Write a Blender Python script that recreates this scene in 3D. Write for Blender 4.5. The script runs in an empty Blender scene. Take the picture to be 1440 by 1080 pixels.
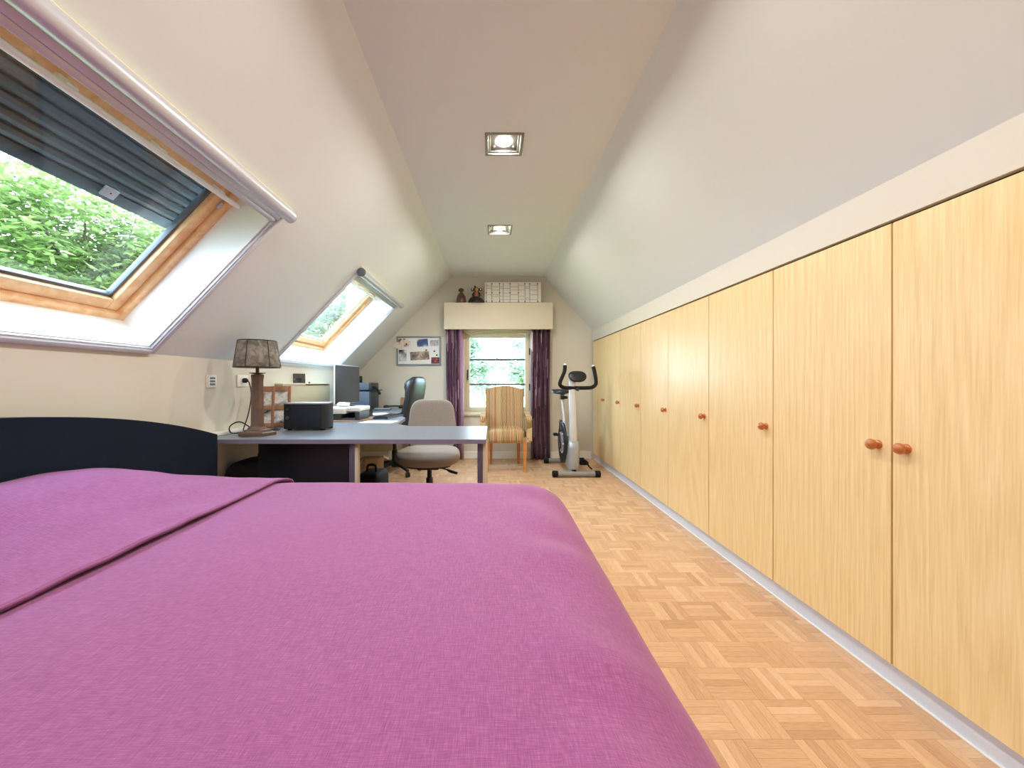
import bpy, bmesh, math, random
from mathutils import Vector, Matrix, noise
from math import sin, cos, pi, radians as R
random.seed(7)
SC = bpy.context.scene
COL = SC.collection

# ------------------------------------------------------------------ camera
H = 1.075
cam = bpy.data.cameras.new('camera')
cam.sensor_fit = 'HORIZONTAL'; cam.sensor_width = 36.0
cam.lens = 560 / 1440 * 36
cam.shift_x = (720 - 692) / 1440
cam.shift_y = -(540 - 537) / 1440
cam.clip_start = 0.02
cam_o = bpy.data.objects.new('camera', cam); COL.objects.link(cam_o)
cam_o.location = (0, 0, H); cam_o.rotation_euler = (pi / 2, 0, 0)
SC.camera = cam_o
# ------------------------------------------------------------------ sky / exposure
SKY = 9.5
w = bpy.data.worlds.new('overcast_sky'); SC.world = w; w.use_nodes = True
nt = w.node_tree; nt.nodes.clear()
tc = nt.nodes.new('ShaderNodeTexCoord'); sx = nt.nodes.new('ShaderNodeSeparateXYZ')
rp = nt.nodes.new('ShaderNodeValToRGB'); bg = nt.nodes.new('ShaderNodeBackground'); wo = nt.nodes.new('ShaderNodeOutputWorld')
rp.color_ramp.elements[0].position = 0.0; rp.color_ramp.elements[0].color = (0.66, 0.84, 1.0, 1)
rp.color_ramp.elements[1].position = 1.0; rp.color_ramp.elements[1].color = (0.62, 0.82, 1.0, 1)
nt.links.new(tc.outputs['Generated'], sx.inputs[0]); nt.links.new(sx.outputs['Z'], rp.inputs[0])
nt.links.new(rp.outputs[0], bg.inputs[0]); bg.inputs[1].default_value = SKY
nt.links.new(bg.outputs[0], wo.inputs[0])
SC.view_settings.view_transform = 'Standard'; SC.view_settings.look = 'None'
SC.view_settings.gamma = 1.0; SC.view_settings.use_curve_mapping = False
SC.view_settings.exposure = 0.84
LAMP_W = 12.0
cy = SC.cycles
cy.max_bounces = 12; cy.diffuse_bounces = 8; cy.glossy_bounces = 4; cy.transmission_bounces = 6; cy.transparent_max_bounces = 12
cy.caustics_reflective = False; cy.caustics_refractive = False; cy.sample_clamp_indirect = 6.0

# ------------------------------------------------------------------ key geometry
XL, ZL = -1.84, 1.226            # left knee wall, its top
XR1, ZC = -0.576, 2.545          # left ridge, flat ceiling
XR2 = 0.714
XW, ZW = 1.40, 1.785             # wardrobe front plane, top of fascia
YB, YF = 5.56, -2.2              # gable wall, rear wall
SL = Vector((XR1 - XL, 0, ZC - ZL)); LEN = SL.length; V = SL / LEN
N = Vector((-V.z, 0, V.x))
FP = 560.0
def at(px, py, Y):               # photo pixel at depth Y -> point
    return Vector(((px - 692) / FP * Y, Y, H - (py - 537) / FP * Y))

# ------------------------------------------------------------------ helpers
def lin(c):
    return tuple((v / 255 / 12.92 if v / 255 <= .04045 else ((v / 255 + .055) / 1.055) ** 2.4) for v in c)
def mat(name, rgb, rough=.5, metal=0.0, spec=.5, bump=None, var=None, sheen=0, coat=0):
    """principled material; bump=(scale,strength), var=(scale,amount) tone noise"""
    m = bpy.data.materials.new(name); m.use_nodes = True
    t = m.node_tree; b = t.nodes['Principled BSDF']
    col = lin(rgb)
    b.inputs['Base Color'].default_value = (*col, 1)
    b.inputs['Roughness'].default_value = rough; b.inputs['Metallic'].default_value = metal
    b.inputs['Specular IOR Level'].default_value = spec
    if sheen: b.inputs['Sheen Weight'].default_value = sheen
    if coat: b.inputs['Coat Weight'].default_value = coat; b.inputs['Coat Roughness'].default_value = .15
    if bump or var:
        co = t.nodes.new('ShaderNodeTexCoord')
    if var:
        n = t.nodes.new('ShaderNodeTexNoise'); n.inputs['Scale'].default_value = var[0]; n.inputs['Detail'].default_value = 4
        r = t.nodes.new('ShaderNodeValToRGB')
        r.color_ramp.elements[0].position = .3; r.color_ramp.elements[1].position = .7
        r.color_ramp.elements[0].color = (*[c * (1 - var[1]) for c in col], 1)
        r.color_ramp.elements[1].color = (*[min(1, c * (1 + var[1])) for c in col], 1)
        t.links.new(co.outputs['Object'], n.inputs['Vector']); t.links.new(n.outputs[0], r.inputs[0]); t.links.new(r.outputs[0], b.inputs['Base Color'])
    if bump:
        n = t.nodes.new('ShaderNodeTexNoise'); n.inputs['Scale'].default_value = bump[0]; n.inputs['Detail'].default_value = 3
        bp = t.nodes.new('ShaderNodeBump'); bp.inputs['Strength'].default_value = bump[1]; bp.inputs['Distance'].default_value = .004
        t.links.new(co.outputs['Object'], n.inputs['Vector']); t.links.new(n.outputs[0], bp.inputs['Height']); t.links.new(bp.outputs[0], b.inputs['Normal'])
    return m
def emit(name, rgb, strength):
    m = bpy.data.materials.new(name); m.use_nodes = True
    b = m.node_tree.nodes['Principled BSDF']
    b.inputs['Base Color'].default_value = (0, 0, 0, 1)
    b.inputs['Emission Color'].default_value = (*lin(rgb), 1); b.inputs['Emission Strength'].default_value = strength
    return m
class G:                          # node-graph shorthand
    def __init__(s, name):
        s.m = bpy.data.materials.new(name); s.m.use_nodes = True; s.t = s.m.node_tree; s.b = s.t.nodes['Principled BSDF']
    def n(s, typ, ins=None, **kw):
        nd = s.t.nodes.new(typ)
        for k, v in kw.items(): setattr(nd, k, v)
        for k, v in (ins or {}).items():
            if isinstance(v, bpy.types.NodeSocket): s.t.links.new(v, nd.inputs[k])
            else: nd.inputs[k].default_value = v
        return nd
    def math(s, op, a, b=0.0): return s.n('ShaderNodeMath', {0: a, 1: b}, operation=op).outputs[0]
    def ramp(s, fac, stops, interp='LINEAR'):
        nd = s.n('ShaderNodeValToRGB', {0: fac}); cr = nd.color_ramp; cr.interpolation = interp
        while len(cr.elements) < len(stops): cr.elements.new(.5)
        for e, (p, c) in zip(cr.elements, stops): e.position = p; e.color = (*lin(c), 1)
        return nd.outputs[0]
    def mix(s, f, a, b, blend='MIX'):
        nd = s.n('ShaderNodeMix', data_type='RGBA', blend_type=blend)
        for k, v in ((0, f), (6, a), (7, b)):
            if isinstance(v, bpy.types.NodeSocket): s.t.links.new(v, nd.inputs[k])
            else: nd.inputs[k].default_value = v if not isinstance(v, tuple) or len(v) == 4 else (*v, 1)
        return nd.outputs[2]
    def set(s, **kw):
        for k, v in kw.items():
            k = k.replace('_', ' ')
            if isinstance(v, bpy.types.NodeSocket): s.t.links.new(v, s.b.inputs[k])
            else: s.b.inputs[k].default_value = v
        return s
    def bump(s, h, strength=.2, dist=.002):
        nd = s.n('ShaderNodeBump', {'Height': h, 'Strength': strength, 'Distance': dist}); s.t.links.new(nd.outputs[0], s.b.inputs['Normal'])

def link(o, parent=None):
    COL.objects.link(o)
    if parent: o.parent = parent
    return o
def tag(o, label=None, cat=None, group=None, kind=None):
    if label: o['label'] = label
    if cat: o['category'] = cat
    if group: o['group'] = group
    if kind: o['kind'] = kind
    return o
def thing(name, label, cat, loc=(0, 0, 0), rz=0, group=None):
    o = bpy.data.objects.new(name, None); o.empty_display_size = .05; link(o)
    o.location = loc; o.rotation_euler = (0, 0, rz)
    return tag(o, label, cat, group)
def obj(name, bm, m, parent=None, smooth=40, mods=None):
    bmesh.ops.recalc_face_normals(bm, faces=bm.faces[:])
    me = bpy.data.meshes.new(name); bm.to_mesh(me); bm.free()
    for mm in (m if isinstance(m, (list, tuple)) else [m]): me.materials.append(mm)
    if smooth:
        me.polygons.foreach_set('use_smooth', [True] * len(me.polygons)); me.set_sharp_from_angle(angle=R(smooth))
    o = bpy.data.objects.new(name, me); return link(o, parent)
def struct(name, bm, m, parent=None, smooth=0):
    o = obj(name, bm, m, parent, smooth)
    if not parent: o['kind'] = 'structure'
    return o
def B(): return bmesh.new()
def box(bm, x0, x1, y0, y1, z0, z1, bev=0, seg=2, M=None, mi=0):
    vs = [bm.verts.new((x, y, z)) for x in (x0, x1) for y in (y0, y1) for z in (z0, z1)]
    fs = [bm.faces.new([vs[i] for i in q]) for q in ((0, 1, 3, 2), (4, 6, 7, 5), (0, 4, 5, 1), (2, 3, 7, 6), (0, 2, 6, 4), (1, 5, 7, 3))]
    for f in fs: f.material_index = mi
    if bev:
        es = list({e for f in fs for e in f.edges})
        r = bmesh.ops.bevel(bm, geom=es, offset=bev, segments=seg, affect='EDGES', profile=.5)
        vs = list({v for f in r['faces'] for v in f.verts} | {v for v in vs if v.is_valid})
    if M is not None:
        bmesh.ops.transform(bm, matrix=M, verts=[v for v in vs if v.is_valid])
    return bm
def bx(*a, **k): return box(B(), *a, **k)
def ring_loft(bm, rings, cap=True, closed=True):
    rr = [[bm.verts.new(p) for p in r] for r in rings]
    n = len(rr[0])
    for a, b in zip(rr, rr[1:]):
        for i in range(n if closed else n - 1):
            j = (i + 1) % n
            bm.faces.new((a[i], a[j], b[j], b[i]))
    if cap and closed:
        for r in (rr[0][::-1], rr[-1]):
            try: bm.faces.new(r)
            except ValueError: pass
    return bm
def frame_of(d):
    d = d.normalized(); up = Vector((0, 0, 1)) if abs(d.z) < .95 else Vector((1, 0, 0))
    a = d.cross(up).normalized(); return a, d.cross(a).normalized()
def tube(bm, pts, r, n=10, cap=True, smooth_path=0):
    pts = [Vector(p) for p in pts]
    rs = list(r) if isinstance(r, (list, tuple)) else [r] * len(pts)
    if smooth_path:
        P, Q = [], []
        m = len(pts)
        for i in range(m - 1):
            p0, p1, p2, p3 = pts[max(i - 1, 0)], pts[i], pts[i + 1], pts[min(i + 2, m - 1)]
            for k in range(smooth_path):
                t = k / smooth_path
                P.append(.5 * ((2 * p1) + (p2 - p0) * t + (2 * p0 - 5 * p1 + 4 * p2 - p3) * t * t + (3 * p1 - p0 - 3 * p2 + p3) * t ** 3))
                Q.append(rs[i] + (rs[i + 1] - rs[i]) * t)
        P.append(pts[-1]); Q.append(rs[-1]); pts, rs = P, Q
    rings = []; a = None
    for i, p in enumerate(pts):
        d = (pts[min(i + 1, len(pts) - 1)] - pts[max(i - 1, 0)]).normalized()
        if a is None: a, b = frame_of(d)
        else:
            a = (a - d * a.dot(d)).normalized(); b = d.cross(a)
        rings.append([p + (a * cos(2 * pi * k / n) + b * sin(2 * pi * k / n)) * rs[i] for k in range(n)])
    return ring_loft(bm, rings, cap)
def lathe(bm, prof, n=24, c=(0, 0, 0), axis='Z'):
    c = Vector(c); rings = []
    for r, h in prof:
        ring = []
        for k in range(n):
            a = 2 * pi * k / n; u, v = max(r, 1e-4) * cos(a), max(r, 1e-4) * sin(a)
            ring.append(c + {'Z': Vector((u, v, h)), 'X': Vector((h, u, v)), 'Y': Vector((v, h, u))}[axis])
        rings.append(ring)
    return ring_loft(bm, rings)
def sgnp(v, e): return math.copysign(abs(v) ** e, v)
def superell(bm, a, b, c, e1=.5, e2=.5, nu=24, nv=12, fn=None, ctr=(0, 0, 0)):
    """superellipsoid cushion, half sizes a,b,c"""
    rings = []
    for j in range(nv + 1):
        ph = -pi / 2 + pi * j / nv; cz = max(sgnp(cos(ph), e1), 1e-3); z = c * sgnp(sin(ph), e1); ring = []
        for k in range(nu):
            th = 2 * pi * k / nu
            p = Vector((a * cz * sgnp(cos(th), e2), b * cz * sgnp(sin(th), e2), z))
            if fn: p = fn(p)
            ring.append(p + Vector(ctr))
        rings.append(ring)
    return ring_loft(bm, rings)
def loft_z(bm, secs, n=24, e=.6):
    """secs: (cx,cy,z,a,b)"""
    return ring_loft(bm, [[Vector((cx + a * sgnp(cos(2 * pi * k / n), e), cy + b * sgnp(sin(2 * pi * k / n), e), z)) for k in range(n)] for cx, cy, z, a, b in secs])
def prism(bm, poly, d0, d1, plane='XZ'):
    def mk(p, d): return {'XZ': (p[0], d, p[1]), 'YZ': (d, p[0], p[1]), 'XY': (p[0], p[1], d)}[plane]
    a = [bm.verts.new(mk(p, d0)) for p in poly]; b = [bm.verts.new(mk(p, d1)) for p in poly]
    n = len(poly); bm.faces.new(a[::-1]); bm.faces.new(b)
    for i in range(n): bm.faces.new((a[i], a[(i + 1) % n], b[(i + 1) % n], b[i]))
    return bm
def bevel_all(bm, off, seg=2, ang=30):
    es = [e for e in bm.edges if len(e.link_faces) == 2 and e.calc_face_angle(0) > R(ang)]
    bmesh.ops.bevel(bm, geom=es, offset=off, segments=seg, affect='EDGES', profile=.5); return bm
def copy_thing(o, loc=None, parent=None, label=None):
    c = o.copy(); link(c, parent)
    if loc is not None: c.location = loc
    if label: c['label'] = label
    for ch in list(o.children): copy_thing(ch, parent=c)
    return c

# ------------------------------------------------------------------ materials
M = {}
M['wall'] = mat('wall_paint', (215, 212, 200), .8, spec=.25, bump=(60, .06))
M['ceil'] = mat('ceiling_paint', (221, 229, 230), .75, spec=.25, bump=(50, .04))
M['white'] = mat('white_lacquer', (238, 240, 240), .35, spec=.4)
M['lining'] = mat('window_lining', (240, 241, 240), .4, spec=.3)
M['cream'] = mat('cream_lacquer', (226, 219, 198), .5, spec=.35)
M['alu'] = mat('anodised_aluminium', (196, 200, 210), .35, metal=.3)
M['alu_rail'] = mat('silver_rail', (204, 210, 222), .35, metal=.08)
M['alu_dark'] = mat('grey_plastic_cap', (98, 106, 116), .45)
M['plinth'] = mat('plinth_grey', (212, 224, 242), .35, metal=.15, spec=.5)
M['seal'] = mat('plinth_seal', (236, 236, 236), .5)
M['shadowgap'] = mat('gap_brown', (52, 32, 18), .8)
M['knob'] = mat('varnished_knob', (186, 104, 48), .25, spec=.6, coat=.5, var=(30, .12))
M['navy'] = mat('navy_velour', (17, 27, 43), .85, spec=.15, bump=(220, .25), sheen=.03, var=(6, .08))
M['mattress'] = mat('mattress_ticking', (228, 226, 222), .8)
M['blackp'] = mat('black_plastic', (26, 28, 32), .4)
M['rubber'] = mat('black_rubber', (22, 22, 24), .7, spec=.3)
M['foam'] = mat('black_foam_grip', (24, 25, 27), .75, spec=.3, bump=(300, .2))
M['leather'] = mat('black_leather', (34, 42, 52), .33, spec=.6, bump=(120, .12))
M['bag'] = mat('black_nylon', (20, 20, 24), .7, bump=(200, .2))
M['greyfab'] = mat('grey_taupe_fabric', (156, 150, 145), .9, spec=.15, bump=(320, .35), var=(90, .08))
M['desk_edge'] = mat('desk_edge_grey', (120, 110, 124), .45)
M['desk'] = mat('grey_desk_laminate', (122, 130, 142), .3, spec=.55, bump=(500, .03), var=(140, .05))
M['post'] = mat('desk_post_purple_grey', (92, 80, 96), .4, metal=.2)
M['beige_metal'] = mat('beige_metal', (196, 184, 160), .45)
M['lampwood'] = mat('turned_brown_wood', (92, 66, 50), .45, var=(25, .2))
M['framewood'] = mat('warm_brown_wood', (156, 112, 82), .45, var=(20, .15))
M['printwhite'] = mat('printer_white', (226, 224, 222), .45)
M['printgrey'] = mat('printer_slate', (92, 108, 128), .45)
M['printdark'] = mat('printer_dark', (58, 66, 74), .5)
M['screen'] = mat('dark_screen', (50, 52, 60), .22, spec=.6)
M['paper'] = mat('paper', (232, 230, 224), .7)
M['cork'] = mat('cork_brown', (176, 134, 84), .8, var=(60, .15))
M['cardboard'] = mat('cardboard', (176, 146, 118), .8)
M['silver'] = mat('silver_paint', (170, 176, 184), .35, metal=.5)
M['silver_l'] = mat('white_silver_paint', (204, 208, 212), .3, metal=.15)
M['grey_pl'] = mat('grey_plastic', (138, 140, 142), .5)
M['chairleg'] = mat('honey_wood_leg', (196, 128, 66), .4, coat=.3, var=(18, .12))
M['frame_win'] = mat('window_cream_paint', (218, 210, 190), .45)
M['muntin'] = mat('muntin_grey', (84, 92, 96), .5)
M['iron'] = mat('black_iron', (34, 32, 30), .5, metal=.4)
M['board'] = mat('whiteboard', (232, 236, 240), .25)
M['boardframe'] = mat('grey_board_frame', (132, 140, 148), .4, metal=.4)
M['metal_lt'] = mat('brushed_light_metal', (148, 146, 142), .4, metal=.6)
M['metal_in'] = mat('light_reflector', (190, 194, 194), .35, metal=.3)
M['lamp_on'] = emit('lit_lamp', (255, 246, 228), 9)
M['shutter'] = mat('shutter_slate', (60, 74, 88), .4, metal=.3)
M['shutter_w'] = mat('shutter_stop_white', (190, 196, 210), .5)
M['roof'] = mat('roof_tiles_dark', (70, 62, 58), .8)
M['bark'] = mat('bark', (78, 66, 54), .9, bump=(20, .5), var=(8, .25))
M['grass'] = mat('lawn', (96, 130, 62), .95, var=(.6, .25))
M['darkbrown'] = mat('dark_glaze', (44, 32, 30), .35, var=(30, .2))
M['tan'] = mat('tan_glaze', (188, 140, 84), .4)
M['pinkish'] = mat('terracotta_glaze', (150, 92, 74), .45)
M['cord'] = mat('black_cord', (30, 26, 24), .5)
M['shelfmat'] = mat('beige_box_board', (180, 168, 140), .6)
M['outlet'] = mat('outlet_white', (236, 234, 228), .35)
M['slot'] = mat('dark_slot', (92, 96, 104), .5)
M['render'] = mat('white_render', (226, 222, 214), .85)
def m_glass():
    g = G('window_glass'); t = g.t; t.nodes.remove(g.b)
    tr = g.n('ShaderNodeBsdfTransparent', {0: (.97, .985, .98, 1)}); gl = g.n('ShaderNodeBsdfGlossy', {'Roughness': .0, 'Color': (1, 1, 1, 1)})
    ge = g.n('ShaderNodeNewGeometry')
    dt = g.n('ShaderNodeVectorMath', {0: ge.outputs['Incoming'], 1: ge.outputs['Normal']}, operation='DOT_PRODUCT').outputs['Value']
    fr = g.math('MULTIPLY', g.math('POWER', g.math('SUBTRACT', 1.0, g.math('ABSOLUTE', dt)), 5.0), .9)
    fr = g.math('ADD', fr, .035)
    mx = g.n('ShaderNodeMixShader', {0: fr, 1: tr.outputs[0], 2: gl.outputs[0]})
    t.links.new(mx.outputs[0], t.nodes['Material Output'].inputs[0]); return g.m
M['glass'] = m_glass()
def m_pine():
    g = G('varnished_pine'); tc = g.n('ShaderNodeTexCoord').outputs['Object']
    mp = g.n('ShaderNodeMapping', {'Vector': tc, 'Scale': (3, 3, 3)}).outputs[0]
    nz = g.n('ShaderNodeTexNoise', {'Vector': mp, 'Scale': 4., 'Detail': 4., 'Distortion': 1.5}).outputs[0]
    c = g.ramp(nz, [(.3, (222, 174, 118)), (.7, (242, 206, 158))])
    g.set(Base_Color=c, Roughness=.38); return g.m
M['pine'] = m_pine()
def m_door():
    g = G('beech_veneer'); tc = g.n('ShaderNodeTexCoord').outputs['Object']
    rnd = g.n('ShaderNodeObjectInfo').outputs['Random']
    off = g.n('ShaderNodeCombineXYZ', {0: 0.0, 1: g.math('MULTIPLY', rnd, 37.0), 2: g.math('MULTIPLY', rnd, 11.0)}).outputs[0]
    v = g.n('ShaderNodeVectorMath', {0: tc, 1: off}, operation='ADD').outputs[0]
    m1 = g.n('ShaderNodeMapping', {'Vector': v, 'Scale': (1, 1.0, .035)}).outputs[0]
    fine = g.n('ShaderNodeTexNoise', {'Vector': m1, 'Scale': 130., 'Detail': 3., 'Roughness': .6}).outputs[0]
    m2 = g.n('ShaderNodeMapping', {'Vector': v, 'Scale': (1, 1.0, .055)}).outputs[0]
    big = g.n('ShaderNodeTexNoise', {'Vector': m2, 'Scale': 3.2, 'Detail': 1.}).outputs[0]
    rings = g.math('FRACT', g.math('MULTIPLY', big, 22.0))
    rings = g.math('ABSOLUTE', g.math('SUBTRACT', rings, .5))
    f = g.math('ADD', g.math('MULTIPLY', fine, .84), g.math('MULTIPLY', rings, .30))
    c = g.ramp(f, [(.25, (222, 192, 138)), (.5, (235, 209, 156)), (.75, (243, 222, 174))])
    g.set(Base_Color=c, Roughness=.34, Specular_IOR_Level=.4); g.bump(fine, .05, .0008); return g.m
M['door'] = m_door()
def m_parquet(mode):
    g = G('parquet_' + mode); uv = g.n('ShaderNodeUVMap').outputs[0]
    if mode == 'strip': rnd = g.n('ShaderNodeObjectInfo').outputs['Random']
    else: rnd = g.n('ShaderNodeNewGeometry').outputs['Random Per Island']
    off = g.n('ShaderNodeCombineXYZ', {0: g.math('MULTIPLY', rnd, 41.0), 1: g.math('MULTIPLY', rnd, 97.0), 2: 0.0}).outputs[0]
    v = g.n('ShaderNodeVectorMath', {0: uv, 1: off}, operation='ADD').outputs[0]
    mp = g.n('ShaderNodeMapping', {'Vector': v, 'Scale': (.12, 1, 1)}).outputs[0]
    gr = g.n('ShaderNodeTexNoise', {'Vector': mp, 'Scale': 220., 'Detail': 3.}).outputs[0]
    base = g.ramp(rnd, [(0, (176, 136, 104)), (.10, (192, 153, 118)), (.4, (205, 168, 133)), (.75, (214, 179, 143)), (1, (230, 202, 168))])
    c = g.mix(.42, base, g.ramp(gr, [(.3, (190, 146, 108)), (.7, (226, 192, 154))]))
    g.set(Base_Color=c, Roughness=.36, Specular_IOR_Level=.45); return g.m
M['pq_strip'] = m_parquet('strip'); M['pq_rest'] = m_parquet('rest')
def m_bed():
    g = G('purple_linen'); tc = g.n('ShaderNodeTexCoord').outputs['Object']
    a = g.n('ShaderNodeMapping', {'Vector': tc, 'Scale': (1, 18, 1)}).outputs[0]
    b = g.n('ShaderNodeMapping', {'Vector': tc, 'Scale': (18, 1, 1)}).outputs[0]
    n1 = g.n('ShaderNodeTexNoise', {'Vector': a, 'Scale': 42., 'Detail': 3.}).outputs[0]
    n2 = g.n('ShaderNodeTexNoise', {'Vector': b, 'Scale': 42., 'Detail': 3.}).outputs[0]
    s = g.math('MULTIPLY', g.math('ADD', n1, n2), .5)
    c = g.ramp(s, [(.28, (118, 60, 106)), (.5, (143, 78, 128)), (.72, (168, 104, 151))])
    g.set(Base_Color=c, Roughness=.78, Specular_IOR_Level=.2, Sheen_Weight=.25, Sheen_Roughness=.5)
    g.b.inputs['Sheen Tint'].default_value = (1, .75, .95, 1)
    g.bump(s, .35, .0016); return g.m
M['bed'] = m_bed()
M['piping'] = mat('purple_piping', (132, 68, 116), .7, sheen=.2)
def m_stripes(axis):
    g = G('striped_upholstery_' + axis); tc = g.n('ShaderNodeTexCoord').outputs['Object']
    sp = g.n('ShaderNodeSeparateXYZ', {0: tc})
    wob = g.n('ShaderNodeTexNoise', {'Vector': g.n('ShaderNodeMapping', {'Vector': tc, 'Scale': (2, 2, 5)}).outputs[0], 'Scale': 2.5, 'Detail': 2.}).outputs[0]
    x = g.math('ADD', sp.outputs[axis], g.math('MULTIPLY', wob, .016))
    cell = g.math('FLOOR', g.math('MULTIPLY', x, 100.0))
    rn = g.n('ShaderNodeTexWhiteNoise', {'W': cell}, noise_dimensions='1D').outputs['Value']
    par = g.math('MODULO', g.math('ABSOLUTE', cell), 2.0)
    rn = g.math('ADD', g.math('MULTIPLY', rn, .5), g.math('MULTIPLY', par, .5))
    c = g.ramp(rn, [(0, (112, 92, 62)), (.08, (140, 118, 82)), (.20, (158, 108, 72)), (.30, (176, 140, 98)), (.40, (150, 136, 100)), (.5, (204, 176, 134)), (.66, (214, 190, 150)), (.80, (206, 166, 124)), (.9, (222, 200, 164))], 'CONSTANT')
    g.set(Base_Color=c, Roughness=.85, Specular_IOR_Level=.15); return g.m
M['stripe_x'] = m_stripes('X'); M['stripe_y'] = m_stripes('Y')
def m_curtain():
    g = G('purple_jacquard'); uv = g.n('ShaderNodeUVMap').outputs[0]; sp = g.n('ShaderNodeSeparateXYZ', {0: uv})
    cu = g.math('FLOOR', g.math('MULTIPLY', sp.outputs[0], 60.0))
    r1 = g.n('ShaderNodeTexWhiteNoise', {'W': cu}, noise_dimensions='1D').outputs['Value']
    cv = g.math('FLOOR', g.math('ADD', g.math('MULTIPLY', sp.outputs[1], 7.0), g.math('MULTIPLY', r1, 9.0)))
    vv = g.n('ShaderNodeCombineXYZ', {0: cu, 1: cv, 2: 0.0}).outputs[0]
    r2 = g.n('ShaderNodeTexWhiteNoise', {'Vector': vv}, noise_dimensions='3D').outputs['Value']
    c = g.ramp(r2, [(0, (74, 42, 68)), (.5, (96, 58, 88)), (.74, (118, 80, 108)), (.88, (160, 124, 146)), (.95, (204, 180, 192))], 'CONSTANT')
    g.set(Base_Color=c, Roughness=.7, Sheen_Weight=.2); return g.m
M['curtain'] = m_curtain()
M['curtain_lining'] = mat('mauve_lining', (158, 118, 148), .75, sheen=.2)
def m_print(name, stops, scale=18, seed=0.0, stretch=(1, 1, 1)):
    g = G(name); tc = g.n('ShaderNodeTexCoord').outputs['Object']
    mp = g.n('ShaderNodeMapping', {'Vector': tc, 'Scale': stretch, 'Location': (seed, seed * .7, seed * 1.3)}).outputs[0]
    nz = g.n('ShaderNodeTexNoise', {'Vector': mp, 'Scale': float(scale), 'Detail': 3., 'Distortion': .6}).outputs[0]
    g.set(Base_Color=g.ramp(nz, stops), Roughness=.35); return g.m
def m_shade():
    g = G('smoky_mesh_shade'); tc = g.n('ShaderNodeTexCoord').outputs['Object']
    nz = g.n('ShaderNodeTexNoise', {'Vector': tc, 'Scale': 22., 'Detail': 5., 'Distortion': 1.5}).outputs[0]
    g.set(Base_Color=g.ramp(nz, [(.35, (110, 106, 98)), (.65, (222, 216, 204))]), Roughness=.6)
    tr = g.n('ShaderNodeBsdfTransparent'); tl = g.n('ShaderNodeBsdfTranslucent', {0: (.45, .40, .33, 1)})
    m1 = g.n('ShaderNodeMixShader', {0: .45, 1: g.b.outputs[0], 2: tl.outputs[0]})
    m2 = g.n('ShaderNodeMixShader', {0: .42, 1: m1.outputs[0], 2: tr.outputs[0]})
    g.t.links.new(m2.outputs[0], g.t.nodes['Material Output'].inputs[0]); return g.m
M['shade'] = m_shade()
def m_leaf(name, a, b):
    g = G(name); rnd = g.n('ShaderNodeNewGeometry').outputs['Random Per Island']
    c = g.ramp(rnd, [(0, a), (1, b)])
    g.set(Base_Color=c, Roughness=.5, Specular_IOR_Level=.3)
    tl = g.n('ShaderNodeBsdfTranslucent', {0: c}); mx = g.n('ShaderNodeMixShader', {0: .4, 1: g.b.outputs[0], 2: tl.outputs[0]})
    g.t.links.new(mx.outputs[0], g.t.nodes['Material Output'].inputs[0]); return g.m
M['leaf1'] = m_leaf('leaf_fresh_green', (88, 112, 58), (150, 166, 104))
M['leaf3'] = m_leaf('leaf_washed_out', (184, 200, 186), (216, 226, 210))  # outdoor glare and haze put into the leaf colour as near-white tones
M['leaf2'] = m_leaf('leaf_pale_green', (92, 118, 92), (160, 178, 140))

# ------------------------------------------------------------------ room shell
T = .26
# flat ceiling with recesses for the square downlights
LX, LW = .074, .117
LY = [2.465, 3.85, 1.08, -.305]  # last two are unseen lamps, added to brighten the room
bm = B(); x0, x1 = LX - LW + .012, LX + LW - .012
box(bm, XR1 - .02, x0, YF, YB, ZC, ZC + .14); box(bm, x1, XR2 + .02, YF, YB, ZC, ZC + .14)
cuts = sorted(LY); prev = YF
for c in cuts:
    box(bm, x0, x1, prev, c - LW + .012, ZC, ZC + .14); box(bm, x0, x1, c - LW, c + LW, ZC + .09, ZC + .14); prev = c + LW - .012
box(bm, x0, x1, prev, YB, ZC, ZC + .14)
struct('ceiling', bm, M['ceil'])
# left slope with the skylight openings, local frame x=u (world y), y=up the slope, z=into the room
MS = Matrix(((0, V.x, -N.x, XL), (1, V.y, -N.y, 0), (0, V.z, -N.z, ZL), (0, 0, 0, 1)))
SKYL = [(.73, 2.14, .018, 1.045, .20), (3.28, 4.685, .035, 1.06, .24)]
def opening(s): return s[0] + .03, s[1] - .03, s[2] + .02, s[3] - .035
bm = B(); prev = YF
for s in sorted(SKYL):
    a, b, c, d = opening(s)
    box(bm, prev, a, -.02, LEN + .02, -T, 0)
    box(bm, a, b, -.02, c, -T, 0); box(bm, a, b, d, LEN + .02, -T, 0); prev = b
box(bm, prev, YB, -.02, LEN + .02, -T, 0)
sl = struct('ceiling_slope_left', bm, M['ceil']); sl.matrix_world = MS
# right slope
SR = Vector((XW - XR2, 0, ZW - ZC)); vr = SR.normalized(); nr = Vector((-vr.z, 0, vr.x))
MR = Matrix(((0, vr.x, -nr.x, XR2), (1, 0, 0, 0), (0, vr.z, -nr.z, ZC), (0, 0, 0, 1)))
sr = struct('ceiling_slope_right', bx(YF, YB, -.01, SR.length + .2, -.2, 0), M['ceil']); sr.matrix_world = MR
struct('wall_left', bx(XL - .2, XL, YF, YB, -.05, ZL + .03), M['wall'])
bm = B(); box(bm, XW, XW + .14, YF, YB, 1.643, ZW + .03); box(bm, XW + .12, XW + .2, YF, YB, -.05, 1.66); box(bm, XW, XW + .13, YF, -.38, -.0, 1.65)
struct('wall_right', bm, M['wall'])
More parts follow.
